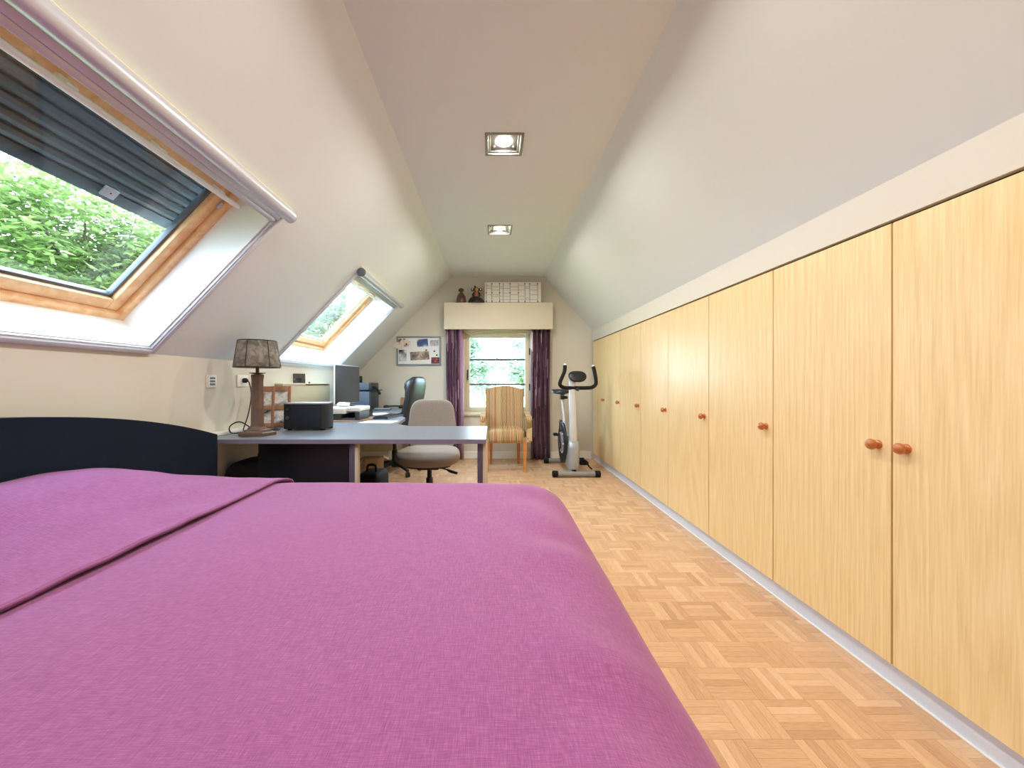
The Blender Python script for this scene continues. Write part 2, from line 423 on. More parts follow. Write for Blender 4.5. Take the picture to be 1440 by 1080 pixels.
# gable wall with window opening
WX0, WX1, WZ0, WZ1 = -.405, .545, .632, 1.80
def gable(bm, y0, y1, hole=True):
    if hole:
        box(bm, XL - .2, WX0, y0, y1, -.05, 2.75); box(bm, WX1, XW + .2, y0, y1, -.05, 2.75)
        box(bm, WX0, WX1, y0, y1, -.05, WZ0); box(bm, WX0, WX1, y0, y1, WZ1, 2.75)
    else: box(bm, XL - .2, XW + .2, y0, y1, -.05, 2.75)
    return bm
struct('wall_back', gable(B(), YB, YB + .24), M['wall'])
struct('wall_rear', gable(B(), YF - .2, YF, False), M['wall'])
bm = bx(XL + .001, .68, YB - .016, YB - .001, .002, .105, .003); box(bm, .68, XW - .02, YB - .016, YB - .001, .002, .105, .003)
struct('baseboard_back', bm, M['white'])
# floor: slab + basket-weave parquet strips
floor = struct('floor', bx(XL - .2, XW + .2, YF - .2, YB + .24, -.12, -.008), M['cardboard'])
SQ, SQY = .152, .150; PX, PY = .905, 1.4975; NS = 5; GAP = .00015
def strip_mesh(bm, lx, ly, cx, cy, along_y):
    uvl = bm.loops.layers.uv.verify()
    hx, hy = lx / 2, ly / 2; b = .0003
    top = [bm.verts.new((cx + sx_ * (hx - b), cy + sy_ * (hy - b), 0)) for sx_, sy_ in ((-1, -1), (1, -1), (1, 1), (-1, 1))]
    bot = [bm.verts.new((cx + sx_ * hx, cy + sy_ * hy, -.0015)) for sx_, sy_ in ((-1, -1), (1, -1), (1, 1), (-1, 1))]
    low = [bm.verts.new((v.co.x, v.co.y, -.008)) for v in bot]
    fs = [bm.faces.new(top)]
    for q, r in ((top, bot), (bot, low)):
        for i in range(4): fs.append(bm.faces.new((r[i], r[(i + 1) % 4], q[(i + 1) % 4], q[i])))
    for f in fs:
        for l in f.loops:
            c = l.vert.co; l[uvl].uv = (c.y - cy, c.x - cx) if along_y else (c.x - cx, c.y - cy)
strips = []
for i in range(-19, 5):
    for j in range(-26, 29):
        ax, ay = PX + i * SQ, PY + j * SQY; along_y = (i + j) % 2 == 1
        for k in range(NS):
            if along_y: r = [ax + k * SQ / NS, ax + (k + 1) * SQ / NS, ay, ay + SQY]
            else: r = [ax, ax + SQ, ay + k * SQY / NS, ay + (k + 1) * SQY / NS]
            r[0] = max(r[0], XL); r[1] = min(r[1], XW + .019); r[2] = max(r[2], YF); r[3] = min(r[3], YB)
            if r[1] - r[0] > .004 and r[3] - r[2] > .004: strips.append((r, along_y))
vis = [s for s in strips if (s[0][0] + s[0][1]) / 2 > .60 and s[0][2] > .98]
vis.sort(key=lambda s: s[0][2] + .02 * s[0][0]); near = vis[:300]; nearset = {id(s) for s in near}
cache = {}
for r, ay in near:
    lx, ly = r[1] - r[0] - GAP, r[3] - r[2] - GAP; key = (round(lx, 4), round(ly, 4), ay)
    if key not in cache:
        bm = B(); strip_mesh(bm, lx, ly, 0, 0, ay); me = bpy.data.meshes.new('parquet_strip'); bm.to_mesh(me); bm.free()
        me.materials.append(M['pq_strip']); cache[key] = me
    o = bpy.data.objects.new('parquet_strip', cache[key]); link(o, floor)
    o.location = ((r[0] + r[1]) / 2, (r[2] + r[3]) / 2, random.uniform(-.0003, 0))
bm = B()
for s in strips:
    if id(s) in nearset: continue
    r, ay = s; strip_mesh(bm, r[1] - r[0] - GAP, r[3] - r[2] - GAP, (r[0] + r[1]) / 2, (r[2] + r[3]) / 2, ay)
o = obj('parquet_strips', bm, M['pq_rest'], floor, 0); o['kind'] = 'stuff'

# ------------------------------------------------------------------ skylights (window_1, window_2, window_3)
def portal(name, mw, sx_, sy_):
    l = bpy.data.lights.new(name, 'AREA'); l.shape = 'RECTANGLE'; l.size = sx_; l.size_y = sy_; l.cycles.is_portal = True
    o = bpy.data.objects.new(name, l); link(o); o.matrix_world = mw; o['kind'] = 'helper'
def skylight(k, s):
    u0, u1, w0, w1, D = s; uc = (u0 + u1) / 2
    a, b, c, d = opening(s); a, b = a - uc, b - uc
    rt = bpy.data.objects.new('window_%d' % (k + 1), None); link(rt); rt['kind'] = 'structure'
    rt.matrix_world = MS @ Matrix.Translation((uc, 0, 0))
    e = .004
    for r in ((a, a + .012, c, d), (b - .012, b, c, d), (a + .012, b - .012, c, c + .012), (a + .012, b - .012, d - .012, d)):
        obj('lining_panel', bx(*r, -D + .002, -.002, .001, 1), M['lining'], rt)
    # fixed pine frame seen below the sash
    fa, fb, fc, fd = a + .012, b - .012, c + .03, d - .05
    bm = B(); t1 = .032
    z0, z1 = -D - .07, -D + .004
    def ring(bm, a_, b_, c_, d_, t, zz0, zz1, bev=.003):
        box(bm, a_, a_ + t, c_, d_, zz0, zz1, bev); box(bm, b_ - t, b_, c_, d_, zz0, zz1, bev)
        box(bm, a_ + t, b_ - t, c_, c_ + t, zz0, zz1, bev); box(bm, a_ + t, b_ - t, d_ - t, d_, zz0, zz1, bev)
        return bm
    obj('fixed_frame', ring(bm, a + .002, b - .002, c + .002, d - .002, t1 + .012, z0, z1), M['pine'], rt)
    g = .004; s0 = t1 + .014 + g
    sa, sb, sc_, sd = a + s0, b - s0, c + s0, d - s0
    obj('sash', ring(B(), sa, sb, sc_, sd, .058, -D - .075, -D - .02, .005), M['pine'], rt)
    obj('glazing_gasket', ring(B(), sa + .050, sb - .050, sc_ + .050, sd - .050, .022, -D - .074, -D - .045, .002), M['alu_dark'] if k == 0 else M['white'], rt)
    obj('pane', bx(sa + .056, sb - .056, sc_ + .056, sd - .056, -D - .068, -D - .060), M['glass'], rt)
    # ventilation bar along the head
    hb = obj('handle_bar', tube(B(), [(sa + .02, sd - .055, -D + .035), (sb + .03, sd - .055, -D + .035)], .013, 12), M['white'], rt)
    n = 4
    for i in range(n):
        xx = sa + .10 + (sb - sa - .2) * i / (n - 1)
        obj('bracket', bx(xx - .02, xx + .02, sd - .058, sd - .035, -D - .022, -D + .03, .004), M['white'], hb)
    obj('hinge_plate', bx(sb - .012, sb + .012, sd - .13, sd - .09, -D - .022, -D - .008, .002), M['alu'], rt)
    # grey flashing outside, hides the roof edge
    obj('flashing', ring(B(), a - .06, b + .06, c - .06, d + .06, .07, -T - .03, -T + .01), M['shutter'], rt)
    portal('skylight_portal', MS @ Matrix.Translation((uc, (c + d) / 2, -D - .13)) , (b - a) * .94, (d - c) * .94)
    return rt
for k, s in enumerate(SKYL): skylight(k, s)
def roller_blind(s, label):
    u0, u1, w0, w1, D = s; uc = (u0 + u1) / 2; a, b = u0 - uc, u1 - uc
    rt = thing('roller_blind', label, 'blind', group='silver roller blinds on the skylights'); rt.matrix_world = MS @ Matrix.Translation((uc, 0, 0))
    r = .034; wc = w1 + .012
    obj('cassette', lathe(B(), [(r, a - .012), (r, b - .006)], 28, (0, wc, r + .004), 'X'), M['alu'], rt)
    obj('cassette_back', bx(a - .01, b + .01, wc - .028, wc + .036, .001, .022, .004), M['cream'], rt)
    for x0_, x1_ in ((a - .022, a - .012), (b - .006, b + .004)):
        obj('end_cap', lathe(B(), [(r - .004, x0_), (r + .002, x0_ + .003), (r + .002, x1_ - .003), (r - .004, x1_)], 28, (0, wc, r + .004), 'X'), M['alu_dark'] if x0_ < 0 else M['alu'], rt)
    obj('pull_bar', box(bx(a + .03, b - .03, wc - .062, wc - .030, .004, .024, .005), a + .028, b - .028, wc - .088, wc - .062, .002, .014, .004), M['alu'], rt)
    for x0_, x1_, x2_ in ((a, a + .026, a + .034), (b - .026, b, b - .034)):
        bm = bx(x0_, x1_, w0 - .004, wc - .03, .001, .020, .004)
        box(bm, min(x1_, x2_) if x0_ < 0 else x2_, max(x1_, x2_) if x0_ < 0 else x0_, w0 + .01, wc - .04, .001, .012, .001)
        obj('side_rail', bm, M['alu_rail'], rt)
    bm = bx(a + .026, b - .026, w0 - .004, w0 + .020, .001, .022, .004); box(bm, a + .026, b - .026, w0 + .020, w0 + .029, .001, .012, .001)
    obj('bottom_rail', bm, M['alu_rail'], rt)
roller_blind(SKYL[0], 'long silver roller blind cassette and rails framing the large near skylight')
roller_blind(SKYL[1], 'short silver roller blind cassette and rails framing the far skylight above the desk')
# outside roller shutter half lowered over the near skylight
u0, u1, w0, w1, D = SKYL[0]; uc = (u0 + u1) / 2; a, b, c, d = opening(SKYL[0]); a -= uc; b -= uc
rt = thing('roller_shutter', 'dark slatted outside shutter half lowered behind the near skylight glass', 'shutter'); rt.matrix_world = MS @ Matrix.Translation((uc, 0, 0))
zs = -D - .16; pitch = .047; n = 9; top = d + .03
for i in range(n):
    y1 = top - i * pitch; y0 = y1 - pitch - .004
    prof = [(y0, zs), (y0 + .010, zs + .012), ((y0 + y1) / 2, zs + .017), (y1 - .008, zs + .012), (y1, zs), (y1, zs - .006), (y0, zs - .006)]
    obj('slat', prism(B(), prof, a - .02, b + .02, 'YZ'), M['shutter'], rt, 25)
yb = top - n * pitch
obj('end_slat', bx(a - .02, b + .02, yb - .055, yb - .003, zs - .008, zs + .012, .004), M['shutter'], rt)
for xx in (-.42, .30):
    st = obj('stop', bx(xx - .03, xx + .03, yb - .035, yb + .012, zs + .012, zs + .026, .003), M['shutter_w'], rt)
    obj('screw', lathe(B(), [(.004, zs + .026), (.003, zs + .028)], 8, (xx, yb - .01, 0)), M['iron'], st)
for x0_ in (a - .05, b + .01): obj('guide_rail', bx(x0_, x0_ + .04, c - .05, d + .05, zs - .02, zs + .03, .003), M['shutter'], rt)

# ------------------------------------------------------------------ gable window (window_4)
rt = bpy.data.objects.new('window_4', None); link(rt); rt['kind'] = 'structure'; rt.location = (0, YB, 0)
def ringxz(bm, a_, b_, c_, d_, t, y0, y1, bev=.003):
    box(bm, a_, a_ + t, y0, y1, c_, d_, bev); box(bm, b_ - t, b_, y0, y1, c_, d_, bev)
    box(bm, a_ + t, b_ - t, y0, y1, c_, c_ + t, bev); box(bm, a_ + t, b_ - t, y0, y1, d_ - t, d_, bev); return bm
obj('casing', ringxz(B(), WX0 - .012, WX1 + .012, WZ0 - .0, WZ1, .02, -.014, .10), M['frame_win'], rt)
obj('fixed_frame', ringxz(B(), WX0 + .008, WX1 - .008, WZ0 + .01, WZ1 - .01, .035, .05, .11), M['frame_win'], rt)
GX0, GX1, GZ0, GZ1 = -.312, .464, .722, 1.690
obj('sash', ringxz(B(), GX0 - .055, GX1 + .055, GZ0 - .055, GZ1 + .06, .056, .035, .085, .006), M['frame_win'], rt)
mz = [GZ0, 1.040, 1.388, GZ1]
for k in range(3): obj('pane', bx(GX0 - .004, GX1 + .004, .058, .064, mz[k] + .010 * (k > 0), mz[k + 1] - .010 * (k < 2)), M['glass'], rt)
for k in (1, 2): obj('glazing_bar', bx(GX0 - .002, GX1 + .002, .048, .074, mz[k] - .013, mz[k] + .013, .003), M['muntin'], rt)
obj('catch', lathe(B(), [(.008, 0), (.010, .008), (.004, .02)], 10, (.068, .05, 1.397)), M['iron'], rt)
hd = obj('handle', bx(-.352, -.332, .022, .034, 1.10, 1.245, .004), M['iron'], rt)
obj('lever', tube(B(), [(-.342, .03, 1.20), (-.342, .0, 1.20), (-.342, -.008, 1.14), (-.340, -.006, 1.10)], [.009, .009, .010, .008], 10, smooth_path=4), M['iron'], hd)
for z in (1.00, 1.50): obj('hinge', lathe(B(), [(.009, z - .045), (.009, z + .045)], 12, (GX1 + .064, .03, 0)), M['iron'], rt)
obj('window_sill', bx(WX0 - .03, WX1 + .03, -.035, .09, WZ0 - .028, WZ0 + .004, .004), M['frame_win'], rt)
portal('window_portal', Matrix.Translation(((GX0 + GX1) / 2, YB + .2, (GZ0 + GZ1) / 2)) @ Matrix.Rotation(-pi / 2, 4, 'X'), .86, 1.06)

# ------------------------------------------------------------------ built-in wardrobes
DW, Y0 = .5895, 1.395
DZ0, DZ1 = .084, 1.631
knobmesh = None
def door(parent, y0, y1, knob_y):
    global knobmesh
    d = obj('door', bx(0, .018, y0 + .0032, y1 - .0032, DZ0, DZ1, .0012, 1), M['door'], parent)
    if knobmesh is None:
        k = obj('knob', lathe(B(), [(.0, -.038), (.008, -.0372), (.0155, -.034), (.0195, -.027), (.0185, -.0205), (.013, -.0145), (.008, -.011), (.0085, -.008), (.0145, -.005), (.0165, -.002), (.0165, 0)], 24, (0, 0, 0), 'X'), M['knob'], d); knobmesh = k.data
    else: k = link(bpy.data.objects.new('knob', knobmesh), d)
    k.location = (0, knob_y, .849)
    return d
units = [(-.374, 2, 'out'), (.8055, 2, 'pair'), (1.9845, 1, ''), (2.574, 1, ''), (3.1635, 1, ''), (3.753, 1, ''), (4.3425, 1, ''), (4.932, 1, '')]
labels = ['beech veneer wardrobe unit behind the camera beside the bed', 'wide two-door beech wardrobe whose two brown knobs sit side by side, nearest the camera',
          'single-door beech wardrobe next to the two-door one', 'single-door beech wardrobe, second from the two-door one', 'single-door beech wardrobe, third from the two-door one',
          'single-door beech wardrobe, fourth from the two-door one', 'narrow-looking beech wardrobe door beside the exercise bike, last but one before the gable wall', 'beech wardrobe in the far corner against the gable wall behind the exercise bike']
for (y, n, kd), lb in zip(units, labels):
    y1 = y + n * DW
    rt = thing('wardrobe', lb, 'wardrobe', (XW, y, 0), group='built-in beech wardrobes along the right wall')
    W = n * DW
    bm = bx(.0195, .115, .0015, W - .0015, DZ0 - .002, 1.640); obj('body', bm, M['shadowgap'], rt)
    if n == 2:
        door(rt, 0, DW, DW - .05); door(rt, DW, W, DW + .05)
    else: door(rt, 0, DW, .05)
    bm = bx(.02, .034, .0, W, .004, DZ0 - .004, .001, 1); obj('plinth', bm, M['plinth'], rt)
    obj('plinth_seal', bx(.012, .02, 0, W, .0005, .007, .001, 1), M['seal'], rt)

# ------------------------------------------------------------------ downlights
def downlight(y, label):
    rt = thing('downlight', label, 'ceiling light', (LX, y, ZC), group='square recessed downlights in a row on the flat ceiling')
    def sq(bm, o, i, z0, z1, bev=.002):
        box(bm, -o, o, -o, -i, z0, z1, bev); box(bm, -o, o, i, o, z0, z1, bev); box(bm, -o, -i, -i, i, z0, z1, bev); box(bm, i, o, -i, i, z0, z1, bev); return bm
    obj('frame', sq(B(), LW, .098, -.006, .004), M['metal_lt'], rt)
    obj('housing', sq(B(), .1035, .0975, .004, .085, 0), M['alu_dark'], rt)
    obj('gimbal', sq(B(), .096, .083, .004, .030), M['metal_lt'], rt)
    obj('reflector', bx(-.082, .082, -.082, .082, .022, .030, .002), M['metal_in'], rt)
    lm = obj('lamp', lathe(B(), [(.0, .012), (.048, .012), (.052, .016), (.052, .024)], 28), M['lamp_on'], rt)
    for sx_ in (-.06, .06): obj('clip', lathe(B(), [(.006, .012), (.006, .022)], 10, (sx_, .055, 0)), M['white'], rt)
    l = bpy.data.lights.new('downlight_bulb', 'AREA'); l.shape = 'DISK'; l.size = .096; l.energy = LAMP_W; l.color = lin((255, 246, 234))
    o = bpy.data.objects.new('downlight_bulb', l); link(o, rt); o.location = (0, 0, .010)
for y, lb in zip(LY, ('square grey-framed lit downlight on the flat ceiling, the larger nearer one', 'square grey-framed lit downlight on the flat ceiling, the smaller farther one above the desk end',
                      'unseen square downlight above the bed, added to brighten the room', 'unseen square downlight behind the camera, added to brighten the room')): downlight(y, lb)

# ------------------------------------------------------------------ bed
rt = thing('bed', 'double bed with a dark navy arched headboard against the left wall', 'bed', (-.75, 1.2, 0))
BX, BY = -.75, 1.2
prof = []
hw = 1.20
for i in range(41):
    t = -1 + 2 * i / 40; prof.append((hw * t, .955 - .197 * t * t))
poly = [(-hw, .06)] + prof + [(hw, .06)]
hb = prism(B(), poly, -1.735 - BX, -1.655 - BX, 'YZ'); bevel_all(hb, .014, 3, 40)
obj('headboard', hb, M['navy'], rt, 50)
obj('mattress', bx(-1.64 - BX, .10 - BX,   .26 - BY, 1.93 - BY, .28, .52, .05, 3), M['mattress'], rt)
obj('base', bx(-1.645 - BX, .10 - BX,   .25 - BY, 1.94 - BY, .12, .275, .01), M['navy'], rt)
for sx_ in (-1.58, .0):
    for sy_ in (.32, 1.87): obj('leg', bx(sx_ - .03 - BX, sx_ + .03 - BX, sy_ - .03 - BY, sy_ + .03 - BY, 0, .125, .004), M['blackp'], rt)
# bedspread
def spread(x_fold, x_foot, y0, y1, ztop, Rr=.20, Rd=.15, drop=.44, name='bedspread'):
    bm = B(); nx, ny = 110, 110
    arc = 1.25 * (Rr + Rd) / 2 * pi / 2 / 1.25 * 1.0
    L = arc + drop - Rd
    cx1 = x_foot - Rr; cy0, cy1 = y0 + Rr, y1 - Rr
    gx0, gx1, gy0, gy1 = x_fold, cx1 + L, cy0 - L, cy1 + L
    def prof_(t):
        if t < arc:
            a = t / arc * pi / 2; return Rr * sin(a), Rd * (1 - cos(a))
        return Rr + .02 * (t - arc) / (L - arc), Rd + (t - arc)
    grid = []
    for i in range(nx + 1):
        row = []
        for j in range(ny + 1):
            # cluster samples
            x = gx0 + (gx1 - gx0) * i / nx; y = gy0 + (gy1 - gy0) * j / ny
            dx = max(0, x - cx1); dy = y - min(max(y, cy0), cy1)
            t = (dx ** 4 + abs(dy) ** 4) ** .25
            bxp, byp = min(x, cx1), min(max(y, cy0), cy1)
            h = math.hypot(dx, dy)
            o, dn = prof_(t)
            ux, uy = (dx / h, dy / h) if h > 1e-6 else (0, 0)
            # pleat ripple on the hanging part
            s = (byp + uy * .3) * 9 + (bxp + ux * .3) * 7
            rip = .012 * max(0, (t - arc * .75)) / L * 2 * sin(s * 2.0) if t > 0 else 0
            if dx > 0 and t > arc * .3: rip += .012 * noise.noise(Vector((0, y * 2.6, 9.))) * min(1, (t - arc * .3) / arc)
            px, py = bxp + ux * (o + rip), byp + uy * (o + rip)
            z = ztop - dn
            cr = noise.noise(Vector((px * 2.2, py * 2.2, .3))) * .008 + noise.noise(Vector((px * 5 + py * 4, py * 1.5, 4.))) * .0035
            # wrinkles running away from the foot edge and soft crown
            edge = math.exp(-((px - .22) / .12) ** 2)
            cr += edge * .010 * sin(py * 17 + px * 9 + 2 * noise.noise(Vector((px * 3, py * 3, 7.))))
            k = max(0, 1 - t / arc)
            z += cr * (k if t > 0 else 1) + .012 * max(0, 1 - ((px + .4) / .75) ** 2) * k
            row.append(bm.verts.new((px, py, z)))
        grid.append(row)
    for i in range(nx):
        for j in range(ny): bm.faces.new((grid[i][j], grid[i + 1][j], grid[i + 1][j + 1], grid[i][j + 1]))
    return bm
ZB = .578
bm = spread(-1.12, .362, .08, 2.10, ZB)
o = obj('bedspread', bm, M['bed'], None, 180); tag(o, 'plain purple linen bedspread covering the double bed', 'bedspread')
md = o.modifiers.new('thickness', 'SOLIDIFY'); md.thickness = .006; md.offset = -1
# turned-back purple cover lying over the pillows
def pillow_cover():
    bm = B(); nx, ny = 60, 110; grid = []
    X0, X1, Ya, Yb = -1.652, -1.045, .10, 2.085
    for i in range(nx + 1):
        row = []
        for j in range(ny + 1):
            s = i / nx; t = j / ny
            x = X0 + (X1 - X0) * s; y = Ya - .18 + (Yb - Ya + .36) * t
            yy = min(max(y, Ya), Yb); over = abs(y - yy)
            # pillow bumps: two pillows side by side, higher towards the headboard
            hgt = 0
            for pc in (.60, 1.39):
                hgt = max(hgt, math.exp(-abs((yy - pc) / .47) ** 3.2))
            rise = 1 - (3 * s * s - 2 * s ** 3)
            z = ZB + .024 + .150 * hgt * rise * (1 - .12 * max(0, .35 - s) / .35)
            z += .010 * sin(pi * min(1, (1 - s) * 2.2)) * (1 - .5 * s)
            side = min(yy - Ya, Yb - yy)
            z -= .04 * max(0, 1 - side / .22) ** 2
            z += .006 * noise.noise(Vector((x * 4, y * 3, 1.))) + .006 * noise.noise(Vector((x * 9 + y * 2, y * 6, 2.)))
            # drag folds that run along the hem
            z += .016 * math.exp(-((s - .80 + .1 * noise.noise(Vector((y * 1.5, 2., 3.)))) / .10) ** 2) * (noise.noise(Vector((y * 2.0, .5, 3.))) - .25)
            if over > 0: z -= over * 1.5; yy += math.copysign(min(.02, over * .5), y - yy)
            row.append(bm.verts.new((x, yy, z)))
        grid.append(row)
    for i in range(nx):
        for j in range(ny): bm.faces.new((grid[i][j], grid[i + 1][j], grid[i + 1][j + 1], grid[i][j + 1]))
    hem = [v.co.copy() for v in grid[-1]]
    return bm, hem
bm, hem = pillow_cover()
pc = obj('pillow_cover', bm, M['bed'], None, 180); tag(pc, 'purple linen cover with a piped edge lying over the pillows by the headboard', 'pillow cover')
md = pc.modifiers.new('thickness', 'SOLIDIFY'); md.thickness = .014; md.offset = -1
obj('piping', tube(B(), [p + Vector((.003, 0, -.004)) for p in hem[8:-8]], .0046, 8), M['piping'], pc)

# ------------------------------------------------------------------ desk
DZ = .720
desk = thing('desk', 'grey corner desk with one wing reaching towards the room centre', 'desk', (XL, 2.46, 0))
def dl(x, y): return x - XL, y - 2.46
DXR = -.038
pts = [dl(XL + .003, 2.46), dl(DXR, 2.46), dl(DXR, 3.20), dl(-.66, 3.20), dl(-.80, 3.36), dl(-.86, 3.95), dl(-1.06, 4.42), dl(-1.06, YB - .02), dl(XL + .003, YB - .02)]
obj('desktop', bevel_all(prism(B(), pts, DZ - .0005, DZ - .004, 'XY'), .001, 1), M['desk'], desk)
obj('desktop_edge', bevel_all(prism(B(), pts, DZ - .004, DZ - .028, 'XY'), .002, 1), M['desk_edge'], desk)
def post(x, y):
    lx, ly = dl(x, y)
    p = obj('leg', bx(lx - .030, lx + .002, ly, ly + .045, 0, DZ - .028, .003), M['post'], desk)
    obj('leg_strip', bx(lx + .0025, lx + .026, ly + .004, ly + .042, .02, DZ - .03, .003), M['beige_metal'], p)  # beige strip along the right of the dark leg
    obj('foot', bx(lx - .032, lx + .004, ly - .005, ly + .05, 0, .012, .002), M['blackp'], p)
for x, y in ((-.062, 2.50), (-.868, 2.50), (-.062, 3.12), (-1.10, 5.4)): post(x, y)
lx0, ly0 = dl(-1.54, 2.62)
obj('modesty_panel', bx(lx0, dl(-.90, 0)[0], ly0, ly0 + .02, .14, DZ - .03, .003), M['blackp'], desk)
o = obj('wall_duct', bx(XL + .002, XL + .05, 2.50, 3.02, DZ, DZ + .024, .004), M['outlet']); tag(o, 'white cable duct lying along the wall on the desk', 'cable duct')

# things below the desk
def bag(x, y, a, b, c, label, rz=0, name='travel_bag'):
    rt = thing(name, label, 'bag', (x, y, 0), rz)
    obj('body', superell(B(), a, b, c, .35, .3, 32, 14, ctr=(0, 0, c)), M['bag'], rt)
    obj('handle', tube(B(), [(-a * .35, -b * .2, 2 * c - .02), (-a * .3, -b * .2, 2 * c + .05), (a * .3, -b * .2, 2 * c + .05), (a * .35, -b * .2, 2 * c - .02)], .010, 8, smooth_path=4), M['bag'], rt)
    obj('zip', tube(B(), [(-a * .8, -b * .97, c * 1.35), (0, -b * 1.003, c * 1.4), (a * .8, -b * .97, c * 1.35)], .004, 6), M['alu_dark'], rt)
    return rt
bag(-1.515, 2.81, .31, .15, .27, 'black soft travel bag under the left end of the desk beside the headboard')
bag(-1.0, 3.34, .10, .17, .165, 'small black rucksack standing on the floor under the desk just right of the middle leg', name='rucksack')
rt = thing('computer_tower', 'black computer tower under the desk against the left wall', 'computer', (-1.46, 3.75, 0))
obj('case', bx(-.10, .10, -.22, .22, .02, .46, .008), M['blackp'], rt); obj('front_bezel', bx(.10, .112, -.2, .2, .04, .44, .005), M['bag'], rt)
for sy_ in (-.18, .18): obj('foot', bx(-.08, .08, sy_ - .02, sy_ + .02, 0, .022, .003), M['rubber'], rt)
rt = thing('carton', 'small open beige cardboard box in the shade under the desk', 'box', (-1.28, 4.32, 0), .3)
bm = bx(-.10, .10, -.07, .07, 0, .008); box(bm, -.10, -.094, -.07, .07, .008, .26); box(bm, .094, .10, -.07, .07, .008, .26); box(bm, -.094, .094, -.07, -.064, .008, .26); box(bm, -.094, .094, .064, .07, .008, .26)
obj('body', bm, M['cardboard'], rt)
for s_ in (-1, 1): obj('flap', bx(s_ * .10, s_ * .16, -.068, .068, .258, .263, M=Matrix.Translation((s_ * .10, 0, .26)) @ Matrix.Rotation(s_ * .5, 4, 'Y') @ Matrix.Translation((-s_ * .10, 0, -.26))), M['cardboard'], rt)
pts = []
random.seed(3)
for i in range(46): pts.append((-.84 + .07 * cos(i * .83) + random.uniform(-.02, .02), 3.00 + .06 * sin(i * .83) + random.uniform(-.02, .02), .012 + i * .0030))
o = obj('cable_bundle', tube(B(), pts, .006, 6, smooth_path=3), M['grey_pl']); tag(o, 'tangled heap of grey cables on the floor under the desk beside the middle leg', 'cables')

# ------------------------------------------------------------------ table lamp
p = at(362, 611, 2.66)
rt = thing('table_lamp', 'brown wooden table lamp with a smoky mesh shade on the left end of the desk', 'lamp', (p.x, 2.66, DZ), .26)
def hexa(r, z0, z1, r2=None, n=6): return lathe(B(), [(r, z0), (r2 or r, z1)], n)
bm = lathe(B(), [(.115, 0), (.115, .020), (.108, .024)], 6); obj('base', bevel_all(bm, .002, 1), M['lampwood'], rt, 20)
bm = lathe(B(), [(.085, .024), (.080, .036), (.062, .040), (.052, .055)], 6); obj('base_step', bm, M['lampwood'], rt, 20)
bm = lathe(B(), [(.046, .055), (.040, .07), (.036, .36), (.040, .40), (.034, .405)], 6); obj('column', bm, M['lampwood'], rt, 20)
obj('drip_plate', lathe(B(), [(.012, .405), (.050, .412), (.052, .416), (.012, .414)], 6), M['lampwood'], rt, 20)
obj('stem', lathe(B(), [(.011, .41), (.011, .50)], 12), M['darkbrown'], rt)
obj('socket', lathe(B(), [(.034, .47), (.030, .52), (.022, .535)], 16), M['lampwood'], rt)
# oval panelled shade
sh0, sh1 = .452, .628
def oval(r, z, n=48): return [Vector((r * 1.0 * cos(2 * pi * k / n), r * .92 * sin(2 * pi * k / n), z)) for k in range(n)]
shade = obj('lamp_shade', ring_loft(B(), [oval(.139, sh0), oval(.113, sh1)], False), M['shade'], rt)
md = shade.modifiers.new('t', 'SOLIDIFY'); md.thickness = .0015
obj('shade_rim', tube(B(), oval(.139, sh0) + [oval(.139, sh0)[0]], .0035, 6), M['darkbrown'], shade)
obj('shade_rim', tube(B(), oval(.113, sh1) + [oval(.113, sh1)[0]], .0035, 6), M['darkbrown'], shade)
for k in range(6):
    i = k * 8 + 2; obj('shade_rib', tube(B(), [oval(.1395, sh0)[i], oval(.1135, sh1)[i]], .003, 6), M['darkbrown'], shade)
for k in range(3):
    a = k * 2 * pi / 3; obj('spider', tube(B(), [(0, 0, .53), (.110 * cos(a), .101 * sin(a), sh1 - .004)], .002, 6), M['darkbrown'], shade)
wy = 560 * 1.84 / 352
bm = B(); pl = [(XL + .03, wy, 1.085), (XL + .06, wy - .01, 1.07), (XL + .10, wy - .05, .98), (XL + .11, wy - .1, .85), (XL + .10, wy - .14, .745), (XL + .14, wy - .20, DZ + .01), (XL + .10, wy - .27, DZ + .015), (XL + .095, wy - .275, DZ + .06), (XL + .14, wy - .24, DZ + .085), (XL + .2, wy - .19, DZ + .03), (p.x - .02, 2.78, DZ + .007)]
cd = obj('lamp_cord', tube(bm, pl, .0042, 8, smooth_path=6), M['cord']); tag(cd, 'black lamp cord looping from the wall socket down to the desk', 'cord')
obj('plug', lathe(B(), [(.018, 0), (.019, .018), (.010, .030)], 14, (XL + .014, wy, 1.085), 'X'), M['cord'], cd)
pl = [(-1.55, 2.83, DZ + .006), (-1.58, 2.86, DZ + .006), (-1.57, 2.93, DZ + .006), (-1.60, 2.97, DZ + .006), (-1.62, 2.93, DZ + .006), (-1.66, 2.86, DZ + .006), (-1.74, 2.80, DZ + .006)]
o = obj('cable', tube(B(), pl, .005, 8, smooth_path=6), M['cord']); tag(o, 'black cable lying on the desk behind the lamp base', 'cable')

